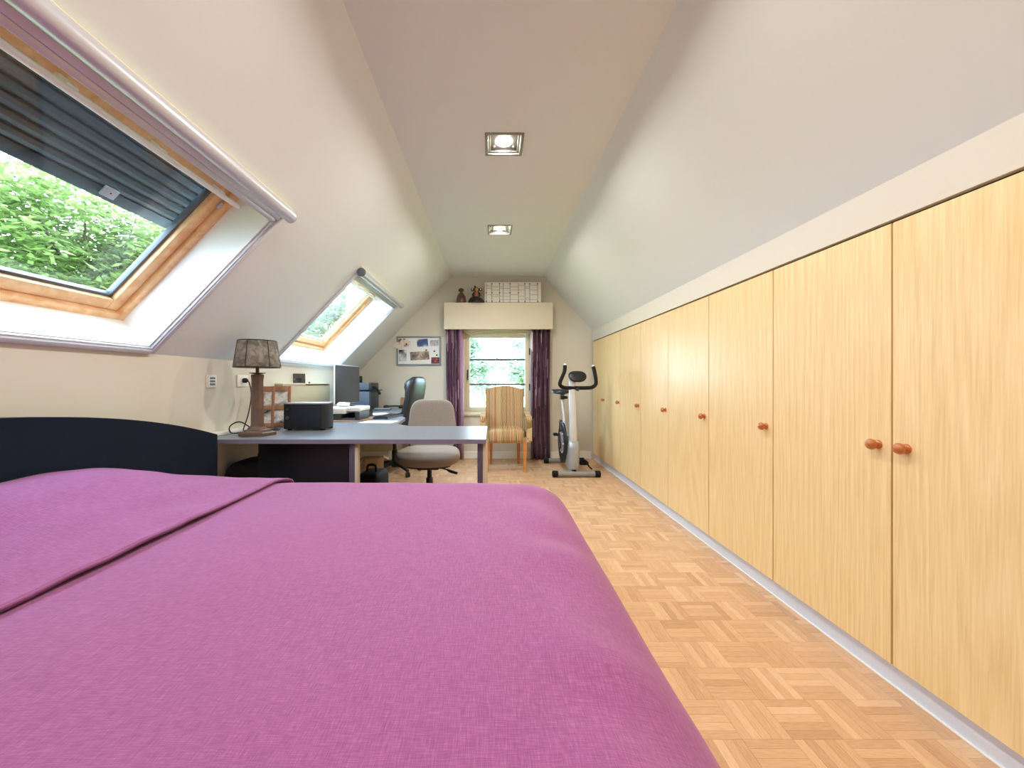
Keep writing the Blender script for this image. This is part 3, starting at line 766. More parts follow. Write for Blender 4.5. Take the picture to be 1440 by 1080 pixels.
# wall plates
def plate(name, label, cat, y, z, w_, h_):
    rt = thing(name, label, cat, (XL, y, z))
    obj('plate', bx(.0, .011, -w_ / 2, w_ / 2, -h_ / 2, h_ / 2, .003), M['outlet'], rt); return rt
rt = plate('wall_socket', 'white wall socket above the desk with the lamp plug in it', 'socket', wy, 1.082, .125, .084)
obj('socket_well', lathe(B(), [(.026, .0105), (.028, .013), (.025, .013)], 24, (0, 0, .002), 'X'), M['white'], rt)
rt = plate('wall_thermostat', 'white wall plate with three grey bars between headboard and lamp', 'thermostat', 560 * 1.84 / 396, 1.079, .090, .084)
for z in (-.02, 0, .02): obj('slot', bx(.010, .0125, -.020, .028, z - .0065, z + .0065, .001, 1), M['slot'], rt)
rt = thing('floor_socket', 'small white socket on the gable wall between the right curtain and the bike', 'socket', at(784.5, 614, YB))
obj('plate', bx(-.042, .042, -.012, -.001, -.04, .04, .003), M['outlet'], rt); obj('socket_well', lathe(B(), [(.024, -.014), (.026, -.011)], 20, (0, 0, 0), 'Y'), M['white'], rt)

# ------------------------------------------------------------------ desk clutter
def photo_mat(i, seed): return m_print('photo_%d' % i, [(.3, (50, 56, 62)), (.45, (168, 172, 178)), (.6, (232, 234, 236)), (.75, (190, 160, 140))], 14, seed)
rt = thing('picture_holder', 'wooden four-window picture frame leaning behind the table lamp', 'picture frame', (-1.71, 3.10, DZ), 0)
# lean the panel: local panel faces +x -y, built upright then tilted
Mt = Matrix.Rotation(.34, 4, 'Z') @ Matrix.Rotation(-.20, 4, 'X')
fw, fh = .125, .325
bm = B()
xs = [-fw, -fw + .022, -.010, .010, fw - .022, fw]; zs_ = [0, .035, .135, .172, .285, fh]
for q in ((0, 1), (2, 3), (4, 5)): box(bm, xs[q[0]], xs[q[1]], -.010, .008, 0, fh, .002, M=Mt)
for q in ((0, 1), (2, 3), (4, 5)):
    for xq in ((1, 2), (3, 4)): box(bm, xs[xq[0]], xs[xq[1]], -.010, .008, zs_[q[0]], zs_[q[1]], .002, M=Mt)
obj('frame', bm, M['framewood'], rt)
i = 0
for q in ((1, 2), (3, 4)):
    for xq in ((1, 2), (3, 4)):
        i += 1; obj('photo', bx(xs[xq[0]] - .002, xs[xq[1]] + .002, -.002, .001, zs_[q[0]] - .002, zs_[q[1]] + .002, M=Mt), photo_mat(i, i * 3.1), rt)
obj('stand', bx(-.02, .02, 0, .006, -.21, 0, M=Mt @ Matrix.Translation((0, .010, .225)) @ Matrix.Rotation(.25, 4, 'X')), M['framewood'], rt)

p0 = at(399, 604, 2.90); p1 = at(452, 604, 2.90)
rt = thing('subwoofer', 'boxy black speaker with a light grey top and two small knobs on the desk', 'speaker', ((p0.x + p1.x) / 2, 2.90, DZ), .0)
wd = (p1.x - p0.x) / 2; c = .05; hgt = .200
poly = [(-wd, 0), (wd, 0), (wd + .029, .05), (wd + .006, .20), (-wd, .20)]
obj('cabinet', bevel_all(prism(B(), poly, .012, hgt - .008, 'XY'), .004, 2), M['bag'], rt)
poly2 = [(x * 1.01, y - .003 if y < .1 else y + .003) for x, y in poly]
obj('top_plate', bevel_all(prism(B(), poly2, hgt - .008, hgt, 'XY'), .002, 1), M['grey_pl'], rt)
obj('grille', bx(-wd + .055, wd - .005, -.006, .001, .025, hgt - .025, .003), mat('speaker_cloth', (28, 34, 48), .9, bump=(400, .4)), rt)
for z, r in ((.155, .006), (.09, .012)): obj('knob', lathe(B(), [(r, -.012), (r * 1.1, -.004), (r * 1.1, 0)], 16, (-wd + .027, 0, z), 'Y'), M['printdark'], rt)
for sx_ in (-wd + .03, wd): 
    for sy_ in (.03, .17): obj('foot', lathe(B(), [(.014, 0), (.016, .012)], 12, (sx_, sy_, 0)), M['rubber'], rt)

# beige box along the wall, print on top
rt = thing('filing_box', 'long beige filing box with a notch on the desk against the left wall', 'box', (XL + .004, 3.36, DZ))
W_ = .98
bm = bx(0, .07, 0, W_, 0, .318, .003); box(bm, 0, .07, 0, W_ * .42, .318, .334, .002); box(bm, 0, .03, W_ * .42, W_, .318, .334, .002); box(bm, 0, .07, W_ - .03, W_, .318, .334, .002)
obj('body', bm, M['shelfmat'], rt); obj('rim', bx(-.0, .074, 0, W_, .334, .342, .002), M['cream'], rt)
q = m_print('dark_print', [(.40, (44, 40, 40)), (.6, (66, 58, 56)), (.68, (190, 172, 164))], 22, 5.0)
rt = thing('photo_print', 'small dark photograph standing on the beige filing box', 'photo', (XL + .048, 3.70, DZ + .342), -1.0)
obj('card', bx(0, .004, -.052, .052, 0, .09, M=Matrix.Rotation(-.14, 4, 'Y')), q, rt); obj('prop', bx(-.022, 0, -.02, .02, 0, .045, M=Matrix.Rotation(.3, 4, 'Y')), M['blackp'], rt)
o = obj('pin', lathe(B(), [(.008, 0), (.01, .004), (.006, .012)], 12), M['blackp']); o.location = (XL + .05, 3.90, DZ + .342); tag(o, 'tiny black knob lying on the beige filing box beside the photograph', 'knob')

# white all-in-one printer on a beige board
rt = thing('printer', 'white flatbed printer with dark base on the desk in front of the monitor', 'printer', (-1.395, 3.62, DZ + .010), -.02)
o = obj('desk_mat', bevel_all(prism(B(), [(-.23, -.08), (.14, -.10), (.26, .08), (.26, .3), (-.23, .3)], 0, .009, 'XY'), .002, 1), M['cardboard']); o.location = (-1.395, 3.62, DZ); tag(o, 'thin beige board under the white printer', 'board')
bm = bx(-.19, .03, -.02, .25, 0, .055, .006); box(bm, .155, .20, -.02, .25, 0, .075, .006); box(bm, .03, .155, .16, .25, 0, .055); obj('base', bm, M['printdark'], rt)
obj('paper_tray', bx(.03, .155, -.03, .15, .004, .014, .002), M['printgrey'], rt)
bm = bx(-.195, .075, -.035, .26, .055, .108, .010, 3); box(bm, .07, .205, -.02, .26, .076, .116, .010, 3); obj('scanner_lid', bm, M['printwhite'], rt)
o = obj('crumpled_paper', superell(B(), .06, .05, .018, .8, .8, 14, 8, fn=lambda p_: p_ + Vector((0, 0, .012 * noise.noise(p_ * 40))), ctr=(0, 0, .022)), M['paper']); o.location = (-1.42, 3.80, DZ + .118); tag(o, 'crumpled white paper lying on the white printer lid', 'paper')

# monitor
a1 = at(471, 513, 4.0); a2 = at(505, 516, 4.57)
dv = Vector((a2.x - a1.x, a2.y - a1.y, 0)); ang = math.atan2(dv.y, dv.x); W_ = dv.length
rt = thing('monitor', 'large dark flat computer monitor with a white edge on the desk', 'monitor', ((a1.x + a2.x) / 2, (a1.y + a2.y) / 2, DZ), ang)
obj('panel', bx(-W_ / 2, W_ / 2, .0, .015, .125, .53, .004), M['white'], rt)
obj('screen', bx(-W_ / 2 + .004, W_ / 2 - .004, -.005, .001, .129, .526, .001, 1), M['screen'], rt)
obj('stand_neck', bx(-.03, .03, .03, .055, .01, .28, .006), M['blackp'], rt); obj('stand_foot', bx(-.13, .13, -.07, .12, 0, .014, .005), M['blackp'], rt)
# telephone / webcam cluster in front of the screen
rt = thing('desk_phone', 'black desk telephone and cradle below the monitor', 'telephone', (-1.36, 4.10, DZ), ang)
obj('base', bevel_all(prism(B(), [(-.10, 0), (.10, 0), (.10, .03), (-.10, .075)], -.09, .09, 'YZ'), .006, 2), M['blackp'], rt)
obj('handset', tube(B(), [(-.06, -.10, .075), (-.06, -.07, .10), (-.06, .07, .11), (-.06, .10, .085)], [.022, .016, .016, .022], 10, smooth_path=4), M['blackp'], rt)
obj('keypad', bx(.0, .08, -.06, .06, .055, .062, .002, M=Matrix.Rotation(.0, 4, 'X')), M['printdark'], rt)
# slate blue multifunction printer
rt = thing('laser_printer', 'tall slate-blue laser printer in the far corner of the desk', 'printer', (-1.67, 4.95, DZ))
obj('body', bx(-.14, .14, 0, .42, .0, .235, .006), M['printgrey'], rt)
obj('side_panel', bx(.14, .148, .03, .40, .01, .225, .003), M['printdark'], rt)
obj('output_tray', bx(-.135, .20, .06, .40, .238, .250, .003), M['blackp'], rt)
obj('scanner_unit', bx(-.145, .135, .0, .41, .252, .345, .006), M['printgrey'], rt)
obj('control_panel', bx(.135, .150, .03, .38, .26, .340, .003), M['printdark'], rt)
rc = obj('receiver', tube(B(), [(.155, .10, .30), (.20, .13, .27), (.225, .18, .20)], [.016, .012, .018], 10, smooth_path=3), M['blackp'], rt)
o = thing('mini_speaker', 'tiny black speaker standing on the slate-blue printer', 'speaker', (-1.70, 5.12, DZ + .345)); obj('cabinet', bx(-.025, .025, -.03, .03, 0, .085, .006), M['blackp'], o); obj('cone', lathe(B(), [(.018, -.033), (.014, -.029), (.016, -.028)], 16, (0, 0, .05), 'Y'), M['printdark'], o)
# small things along the back
rt = thing('headset', 'black headset lying at the back of the desk', 'headset', (-1.30, 5.28, DZ))
obj('band', tube(B(), [(-.10, 0, .02), (-.07, .06, .03), (.05, .06, .03), (.10, 0, .02)], .012, 8, smooth_path=5), M['blackp'], rt)
for sx_ in (-.10, .10): obj('ear_pad', superell(B(), .04, .035, .024, .7, .8, 16, 8, ctr=(sx_, 0, .025)), M['blackp'], rt)
rt = thing('notebook_stack', 'slate-grey notebooks lying in front of the laser printer', 'notebooks', (-1.38, 5.02, DZ), .1)
for i, c_ in enumerate(('printdark', 'grey_pl')): obj('notebook', bx(-.10, .10, -.07, .07, i * .012, i * .012 + .011, .001, 1, M=Matrix.Rotation(i * .12, 4, 'Z')), M[c_], rt)
rt = thing('cork_board', 'small brown cork board leaning on the gable wall behind the black chair', 'board', (-1.16, YB - .06, DZ))
Mx = Matrix.Rotation(-.18, 4, 'X'); obj('panel', bx(-.10, .10, -.004, .004, 0, .135, .001, 1, M=Mx), M['cork'], rt)
bm = B(); 
for r in ((-.106, -.098, 0, .14), (.098, .106, 0, .14), (-.098, .098, .133, .14), (-.098, .098, 0, .006)): box(bm, r[0], r[1], -.008, .006, r[2], r[3], .001, 1, M=Mx)
obj('frame', bm, M['framewood'], rt)
o = obj('envelope', bx(-.09, .09, -.05, .05, 0, .006, .001, 1), M['cardboard']); o.location = (-1.16, 5.25, DZ); o.rotation_euler = (0, 0, .2); tag(o, 'brown envelope lying before the cork board', 'envelope')
rt = thing('keyboard', 'dark keyboard lying on the desk by the black chair', 'keyboard', (-1.03, 3.98, DZ), 1.42)
obj('case', bevel_all(prism(B(), [(-.075, 0), (.075, 0), (.075, .020), (-.075, .012)], -.20, .20, 'YZ'), .003, 1), M['printdark'], rt)
bm = B()
for i in range(14):
    for j in range(5): box(bm, -.19 + i * .0272, -.19 + i * .0272 + .023, -.066 + j * .027, -.066 + j * .027 + .022, .012 + j * .0014, .021 + j * .0014)
k = obj('keys', bm, M['blackp'], rt); k['kind'] = 'stuff'
o = obj('paper_sheet', bx(-.105, .105, -.148, .148, 0, .002), M['paper']); o.location = (-1.00, 3.52, DZ); o.rotation_euler = (0, 0, 1.45); tag(o, 'white sheet of paper on the desk beside the keyboard', 'paper')
o = obj('paper_sheet', bx(-.105, .105, -.148, .148, 0, .002), M['paper']); o.location = (-1.26, 4.42, DZ); o.rotation_euler = (0, 0, .5); tag(o, 'white sheet of paper on the desk between the monitor and the black chair', 'paper')

# ------------------------------------------------------------------ chairs
def star_base(rt, r, mp, hub_z, rot, caster_r=.027):
    obj('hub', lathe(B(), [(.034, hub_z - .05), (.040, hub_z - .03), (.036, hub_z + .02), (.028, hub_z + .03)], 20), mp, rt)
    for k in range(5):
        a = rot + 2 * pi * k / 5; u = Vector((cos(a), sin(a), 0)); s_ = Vector((-sin(a), cos(a), 0)); rings = []
        for t, zc, hw_, hh in ((.02, hub_z, .026, .022), (r * .4, hub_z - .004, .023, .018), (r * .8, hub_z - .03, .018, .014), (r, hub_z - .05, .015, .011)):
            c_ = u * t + Vector((0, 0, zc)); rings.append([c_ + s_ * hw_ * x_ + Vector((0, 0, hh * z_)) for x_, z_ in ((-1, -1), (1, -1), (.8, 1), (-.8, 1))])
        lg = obj('leg', ring_loft(B(), rings), mp, rt)
        cpos = u * (r - .005); bm = B()
        ax = (u * .3 + s_).normalized()
        for off in (-.014, .014):
            ctr = cpos + ax * off + Vector((0, 0, caster_r)); tube(bm, [ctr - ax * .009, ctr + ax * .009], caster_r, 16)
        tube(bm, [cpos + Vector((0, 0, caster_r)), cpos + Vector((0, 0, hub_z - .055))], .009, 8)
        obj('caster', bm, M['blackp'], lg)
# grey fabric task chair, seat towards the camera
rt = thing('task_chair', 'grey fabric swivel chair standing behind the right wing of the desk', 'chair', (-.545, 3.47, 0), pi + .06)
star_base(rt, .27, M['blackp'], .105, .75)
obj('column', lathe(B(), [(.030, .10), (.030, .24), (.020, .242), (.020, .36)], 16), M['blackp'], rt)
obj('tilt_mechanism', bx(-.09, .09, -.12, .14, .335, .372, .008), M['blackp'], rt)
lv = obj('lever', tube(B(), [(-.06, .06, .345), (-.15, .09, .330), (-.18, .10, .318), (-.245, .11, .300)], [.006, .006, .013, .012], 10), M['blackp'], rt)
obj('seat_shell', superell(B(), .20, .20, .025, .5, .6, 28, 8, ctr=(0, .02, .375)), M['blackp'], rt)
def seatfn(p_): return Vector((p_.x * (1 + .10 * p_.y / .24), p_.y, p_.z - .03 * max(0, p_.y / .24) ** 2 + .010 * (p_.x / .25) ** 2))
obj('seat', superell(B(), .262, .245, .062, .62, .62, 40, 14, fn=seatfn, ctr=(0, .03, .445)), M['greyfab'], rt)
def backfn(p_):
    k = p_.z / .24
    return Vector((p_.x * (1 - .13 * max(0, k) + .02 * k), p_.y - .05 * (1 - (p_.x / .22) ** 2) * .6 + .02 * k * k - .02 * k, p_.z))
obj('backrest', superell(B(), .222, .036, .24, .42, .5, 40, 18, fn=backfn, ctr=(0, -.27, .672)), M['greyfab'], rt)
obj('back_bracket', tube(B(), [(0, -.12, .36), (0, -.26, .37), (0, -.345, .42), (0, -.345, .66)], [.022, .024, .026, .02], 10, smooth_path=4), M['blackp'], rt)
# high-back leather chair facing the left wall
rt = thing('executive_chair', 'black leather high-back swivel chair at the corner desk', 'chair', (-1.155, 4.72, 0), pi / 2 - .25)
star_base(rt, .31, M['blackp'], .12, .35)
obj('column', lathe(B(), [(.032, .11), (.032, .27), (.022, .272), (.022, .42)], 16), M['blackp'], rt)
obj('tilt_mechanism', bx(-.10, .10, -.14, .14, .40, .43, .008), M['blackp'], rt)
def sfn(p_): return Vector((p_.x, p_.y, p_.z + .018 * (p_.x / .25) ** 2 - .02 * max(0, p_.y / .25)))
obj('seat', superell(B(), .255, .25, .055, .55, .5, 36, 12, fn=sfn, ctr=(0, .03, .485)), M['leather'], rt)
secs = []
for z, th, hw_, off in ((.46, .045, .20, -.17), (.52, .055, .225, -.185), (.62, .050, .235, -.200), (.72, .044, .235, -.220), (.82, .042, .230, -.245), (.90, .044, .222, -.262), (.96, .052, .218, -.268), (1.02, .060, .212, -.272), (1.07, .058, .198, -.280), (1.105, .045, .170, -.290), (1.128, .026, .13, -.298), (1.136, .010, .09, -.302)):
    secs.append((0, off, z, hw_, th))
obj('backrest', loft_z(B(), secs, 40, .62), M['leather'], rt, 60)
hr = [(0, off + .038, z, hw_, th) for z, th, hw_, off in ((.945, .012, .11, -.262), (.965, .03, .15, -.264), (1.01, .044, .165, -.266), (1.06, .044, .16, -.270), (1.09, .032, .14, -.277), (1.105, .014, .11, -.282))]
obj('head_cushion', loft_z(B(), hr, 32, .6), M['leather'], rt, 60)
for s_ in (-1, 1):
    ar = obj('armrest', tube(B(), [(s_ * .27, -.18, .665), (s_ * .275, .0, .672), (s_ * .275, .12, .660), (s_ * .27, .15, .62), (s_ * .265, .12, .50), (s_ * .23, .06, .44)], [.020, .024, .024, .020, .018, .018], 10, smooth_path=5), M['blackp'], rt)
# striped armchair
rt = thing('armchair', 'striped upholstered armchair with honey wooden legs in front of the window', 'armchair', (.165, 4.98, 0), pi + .0)
def leg(x, y, dx, dy, top=.36):
    rings = []
    for z, s_, k in ((0, .013, 1), (.02, .015, .95), (top, .023, 0)):
        rings.append([Vector((x + dx * k + a_ * s_, y + dy * k + b_ * s_, z)) for a_, b_ in ((-1, -1), (1, -1), (1, 1), (-1, 1))])
    return bevel_all(ring_loft(B(), rings), .003, 1, 50)
for s_ in (-1, 1):
    obj('leg', leg(s_ * .226, .235, s_ * -.004, .01), M['chairleg'], rt)
    obj('leg', leg(s_ * .180, -.225, s_ * .0, -.03), M['chairleg'], rt)
obj('seat_frame', bx(-.25, .25, -.22, .25, .345, .41, .015, 3), M['stripe_x'], rt)
def seat2(p_): return Vector((p_.x, p_.y, p_.z + (.018 * (1 - (p_.x / .23) ** 2) if p_.z > 0 else 0)))
obj('seat_cushion', superell(B(), .232, .255, .075, .35, .30, 44, 14, fn=seat2, ctr=(0, .02, .425)), M['stripe_x'], rt, 60)
bp = []
bw = .252
for i in range(25):
    t = -1 + 2 * i / 24; bp.append((bw * t, .982 + .044 * cos(pi / 2 * abs(t)) ** 1.5))
poly = [(-.222, .40)] + [(-bw + .006, .70)] + bp + [(bw - .006, .70), (.222, .40)]
bk = prism(B(), poly, -.045, .045, 'XZ'); bevel_all(bk, .022, 3, 45)
bmesh.ops.transform(bk, matrix=Matrix.Translation((0, -.20, .40)) @ Matrix.Rotation(.10, 4, 'X') @ Matrix.Translation((0, 0, -.40)), verts=bk.verts[:])
bo = obj('backrest', bk, M['stripe_x'], rt, 50)
for z in (.86, .56): obj('button', lathe(B(), [(.012, .0), (.014, .006), (.006, .012)], 14, (0, -.20 + .045 - (z - .4) * .10, z), 'Y'), M['tan'], bo)
for s_ in (-1, 1):
    poly = [(.262, .36), (.262, .60), (.258, .640), (.238, .660), (.10, .668), (-.10, .680), (-.20, .692), (-.225, .66), (-.20, .45), (-.20, .36)]
    am = prism(B(), poly, s_ * .243 - (.066 if s_ < 0 else 0) , s_ * .243 + (.066 if s_ > 0 else 0), 'YZ'); bevel_all(am, .022, 3, 40)
    obj('armrest', am, M['stripe_y'], rt, 50)
    obj('arm_scroll', bevel_all(lathe(B(), [(.030, .255), (.034, .262), (.026, .268)], 20, (s_ * .276, 0, .626), 'Y'), .002, 1), M['stripe_x'], rt)

# ------------------------------------------------------------------ curtains, pelmet
def curtain(xa, xb, label, lining_right, seedv):
    bm = B(); uvl = bm.loops.layers.uv.verify(); n = 72; nz = 14; rnd = random.Random(seedv); ph = [rnd.uniform(0, 6) for _ in range(4)]
    rows = []; folds = 4.5
    for j in range(nz + 1):
        z = .012 + (1.84 - .012) * j / nz; row = []
        for i in range(n + 1):
            t = i / n; x = xa + (xb - xa) * t
            amp = .034 + .008 * (1 - j / nz)
            y = YB - .075 + amp * sin(2 * pi * folds * t + ph[0] + .5 * sin(3 * t + ph[1])) + .006 * sin(9 * t + z * 2 + ph[2])
            x += .008 * sin(4 * pi * folds * t + ph[3]) + .006 * sin(z * 3 + ph[1]) * (.3 + .7 * abs(t - .5) * 2)
            row.append(bm.verts.new((x, y, z)))
        rows.append(row)
    for j in range(nz):
        for i in range(n):
            f = bm.faces.new((rows[j][i], rows[j][i + 1], rows[j + 1][i + 1], rows[j + 1][i]))
            for l, (a_, b_) in zip(f.loops, ((i, j), (i + 1, j), (i + 1, j + 1), (i, j + 1))): l[uvl].uv = (a_ / n, b_ / nz)
    o = obj('curtain', bm, M['curtain'], None, 180); tag(o, label, 'curtain', 'purple curtains at the gable window')
    md = o.modifiers.new('t', 'SOLIDIFY'); md.thickness = .003
    return o
cu = curtain(at(628.0, 0, 5.48).x, at(645, 0, 5.48).x, 'patterned purple curtain left of the gable window', True, 4)
bm = B(); 
rings = []
for z in [i * 1.828 / 10 + .012 for i in range(11)]:
    rings.append([Vector((at(644, 0, 5.48).x + t * .078, YB - .085 + .022 * sin(t * 6 + z), z)) for t in [k / 8 for k in range(9)]])
o = obj('lining_edge', ring_loft(bm, rings, False, False), M['curtain_lining'], cu); md = o.modifiers.new('t', 'SOLIDIFY'); md.thickness = .003
curtain(at(747, 0, 5.48).x, at(773.5, 0, 5.48).x, 'patterned dark purple curtain right of the gable window, beside the bike', False, 9)
yv = 5.38
x0, x1 = at(624.5, 0, yv).x, at(777.5, 0, yv).x; zt, zb = at(0, 425.5, yv).z, at(0, 463, yv).z
rt = thing('pelmet', 'cream curtain pelmet box above the gable window', 'pelmet', (0, YB, 0))
obj('front_board', bx(x0, x1, yv - YB, yv - YB + .018, zb, zt, .002), M['cream'], rt)
for a_ in (x0, x1 - .006): obj('side_board', bx(a_, a_ + .006, yv - YB + .018, -.002, zb, zt, .001, 1), M['cream'], rt)
obj('top_board', bx(x0 + .006, x1 - .006, yv - YB + .018, -.002, zt - .018, zt, .001, 1), M['cream'], rt)
# on the pelmet
yy = 5.44
a_, b_ = at(681.5, 0, yy), at(761, 0, yy); hh = at(0, 396, yy).z - zt
rt = thing('year_planner', 'white year planner board with thin grid lines standing on the pelmet', 'planner', ((a_.x + b_.x) / 2, yy, zt)); wv = (b_.x - a_.x) / 2
Mx = Matrix.Rotation(-.10, 4, 'X')
obj('board', bx(-wv, wv, 0, .012, 0, hh, .001, 1, M=Mx), mat('planner_white', (244, 243, 238), .5), rt)
random.seed(11)
ln = mat('planner_line', (150, 147, 140), .6); pale = mat('planner_block', (206, 204, 200), .6)
bm = B(); xs = [-.94, -.74, -.47, -.34, -.10, .20, .43, .60, .88]
for x in xs: box(bm, x * wv - .0035, x * wv + .0035, -.0015, 0, .012, hh - .012, M=Mx)
for i in range(len(xs) - 1):
    for z in sorted(random.sample(range(2, 12), 4)): box(bm, xs[i] * wv + .006, xs[i + 1] * wv - .006, -.0012, 0, z / 12 * hh * .9 + .008, z / 12 * hh * .9 + .012, M=Mx)
box(bm, -wv * .96, wv * .96, -.0012, 0, .012, .018, M=Mx)
g_ = obj('printed_grid', bm, ln, rt, 0)
bm = B()
for x in xs:
    for z in (.1, .5, .93): 
        if random.random() < .7: box(bm, x * wv - .009, x * wv + .009, -.0022, -.001, z * hh - .006, z * hh + .006, M=Mx)
obj('marks', bm, mat('planner_mark', (70, 66, 60), .6), rt, 0)
o = thing('egg_bottle', 'brown egg-shaped bottle with a round stopper on the pelmet', 'bottle', (at(648.5, 0, yy).x, yy, zt))
obj('body', lathe(B(), [(.066, 0), (.070, .012), (.068, .05), (.056, .095), (.036, .13), (.016, .152), (.012, .158)], 28), mat('bronze_glaze', (104, 74, 62), .3, metal=.2, var=(14, .3)), o)
obj('stopper', superell(B(), .038, .038, .027, 1, 1, 20, 12, ctr=(0, 0, .182)), mat('olive_brown', (88, 74, 52), .6, var=(40, .25)), o)
o = thing('monkey_figurine', 'small dark monkey figurine sitting on a black dome on the pelmet', 'figurine', (at(670, 0, yy).x, yy - .02, zt))
obj('dome', loft_z(B(), [(0, 0, 0, .118, .08), (0, 0, .02, .114, .078), (-.004, 0, .055, .095, .066), (-.008, 0, .082, .06, .046), (-.008, 0, .092, .02, .016)], 28, 1), M['darkbrown'], o, 60)
obj('foot', superell(B(), .022, .02, .012, .9, .9, 14, 8, ctr=(-.005, -.085, .013)), M['darkbrown'], o)
obj('torso', loft_z(B(), [(-.003, 0, .085, .030, .026), (0, 0, .12, .032, .028), (.002, 0, .150, .020, .02)], 20, 1), M['pinkish'], o, 60)
obj('head', superell(B(), .040, .034, .036, 1, 1, 22, 14, ctr=(.002, 0, .182)), M['darkbrown'], o, 60)
obj('face', superell(B(), .026, .014, .028, .9, .9, 18, 12, ctr=(.004, -.028, .178)), M['tan'], o, 60)
for s_ in (-1, 1):
    e_ = obj('ear', superell(B(), .022, .010, .024, 1, 1, 16, 10, ctr=(.002 + s_ * .056, 0, .186)), M['darkbrown'], o, 60)
    obj('inner_ear', superell(B(), .011, .006, .013, 1, 1, 12, 8, ctr=(.002 + s_ * .056, -.008, .188)), M['paper'], e_, 60)
    obj('arm', tube(B(), [(s_ * .028, 0, .145), (s_ * .048, -.012, .115), (s_ * .036, -.02, .085)], [.012, .011, .010], 10, smooth_path=4), M['darkbrown'], o)
obj('tuft', superell(B(), .014, .012, .016, 1, 1, 12, 8, ctr=(-.018, 0, .222)), M['darkbrown'], o, 60)

# ------------------------------------------------------------------ whiteboard and its photos
yb = YB - .004
bc = at(589, 493.5, yb); hw_, hh_ = 31 / FP * yb, 20.5 / FP * yb
rt = thing('whiteboard', 'grey-framed white magnet board on the gable wall', 'whiteboard', (bc.x, YB, bc.z))
obj('panel', bx(-hw_ + .01, hw_ - .01, -.012, -.002, -hh_ + .01, hh_ - .01), M['board'], rt)
for r in ((-hw_, -hw_ + .022, -hh_, hh_), (hw_ - .022, hw_, -hh_, hh_), (-hw_ + .022, hw_ - .022, -hh_, -hh_ + .022), (-hw_ + .022, hw_ - .022, hh_ - .022, hh_)):
    obj('frame_bar', bx(r[0], r[1], -.020, -.001, r[2], r[3], .003), M['boardframe'], rt)
def pinned(px0, px1, py0, py1, m, name, label, rot=0, cat='photo', dep=.0, poly=None):
    a_, b_ = at(px0, py0, yb), at(px1, py1, yb); c_ = (a_ + b_) / 2; wx, wz = (b_.x - a_.x) / 2, (a_.z - b_.z) / 2
    bm = bx(-wx, wx, -.0016, 0, -wz, wz) if not poly else prism(B(), [(x * wx, z * wz) for x, z in poly], -.0016, 0, 'XZ')
    o = obj(name, bm, m, None, 0); o.location = (c_.x, YB - .0128 - dep, c_.z); o.rotation_euler = (0, rot, 0)
    tag(o, label, cat, 'prints on the magnet board'); return o
pinned(586.5, 602, 477, 487.5, m_print('photo_blue', [(.3, (40, 62, 122)), (.5, (60, 88, 150)), (.62, (216, 216, 222)), (.75, (62, 48, 50))], 7, 2.2), 'photograph', 'blue photograph in the upper middle of the magnet board', -.08)
pinned(605, 617, 478, 486.5, m_print('photo_group', [(.3, (110, 112, 124)), (.55, (196, 198, 204)), (.75, (140, 136, 146))], 26, 4.), 'photograph', 'pale grey group photograph at the upper right of the magnet board', -.03)
pinned(561, 571.8, 492, 508, m_print('photo_bw', [(.35, (36, 38, 40)), (.5, (120, 120, 120)), (.68, (210, 212, 210))], 9, 6.), 'photograph', 'black and white portrait at the lower left of the magnet board')
a4 = pinned(576.5, 604.5, 491, 510.5, M['paper'], 'photo_card', 'white card with a wide colour photograph in the middle of the magnet board', -.05)
wv = 14 / FP * yb
obj('photo', bx(-wv * .95, wv * .95, -.0022, -.0015, -.055, .062), m_print('photo_wide', [(.3, (70, 66, 64)), (.5, (132, 118, 110)), (.65, (206, 180, 160)), (.8, (96, 104, 88))], 16, 8., (1, 1, 1)), a4)
pinned(606.5, 618.5, 502.5, 511.5, m_print('photo_red', [(.3, (28, 36, 54)), (.45, (40, 44, 56)), (.55, (196, 60, 56)), (.7, (206, 206, 208))], 10, 9.4), 'photograph', 'red and black photograph in the lower right corner of the magnet board')
a5 = pinned(553.5, 577.5, 475.5, 490.5, m_print('cutout_card', [(.35, (84, 84, 88)), (.5, (226, 212, 200)), (.8, (236, 228, 220))], 13, 3.), 'cutout_card', 'pale cut-out card with a dark edge overhanging the upper left of the magnet board', 0, 'card', .012,
            [(-1, -.75), (-.95, -.1), (-.7, .15), (-.45, .25), (-.4, .6), (-.2, .95), (.35, .95), (.5, .6), (.75, .55), (.98, .3), (1, -.55), (.3, -.6), (.1, -.9), (-.9, -1)])
md = a5.modifiers.new('t', 'BEVEL'); md.width = .0004
for px, py, lb in ((572.2, 484, 'black magnet on the pale cut-out card'), (599.5, 492.5, 'black magnet holding the wide white card'), (611, 494, 'black magnet below the pale group photograph'), (614.5, 499.5, 'black magnet above the red photograph')):
    q_ = at(px, py, yb); o = obj('magnet', lathe(B(), [(.011, -.008), (.012, -.002), (.012, 0)], 16, (0, 0, 0), 'Y'), M['blackp']); o.location = (q_.x, YB - .0285 if px < 575 else YB - .0165, q_.z); tag(o, lb, 'magnet', 'magnets on the magnet board')

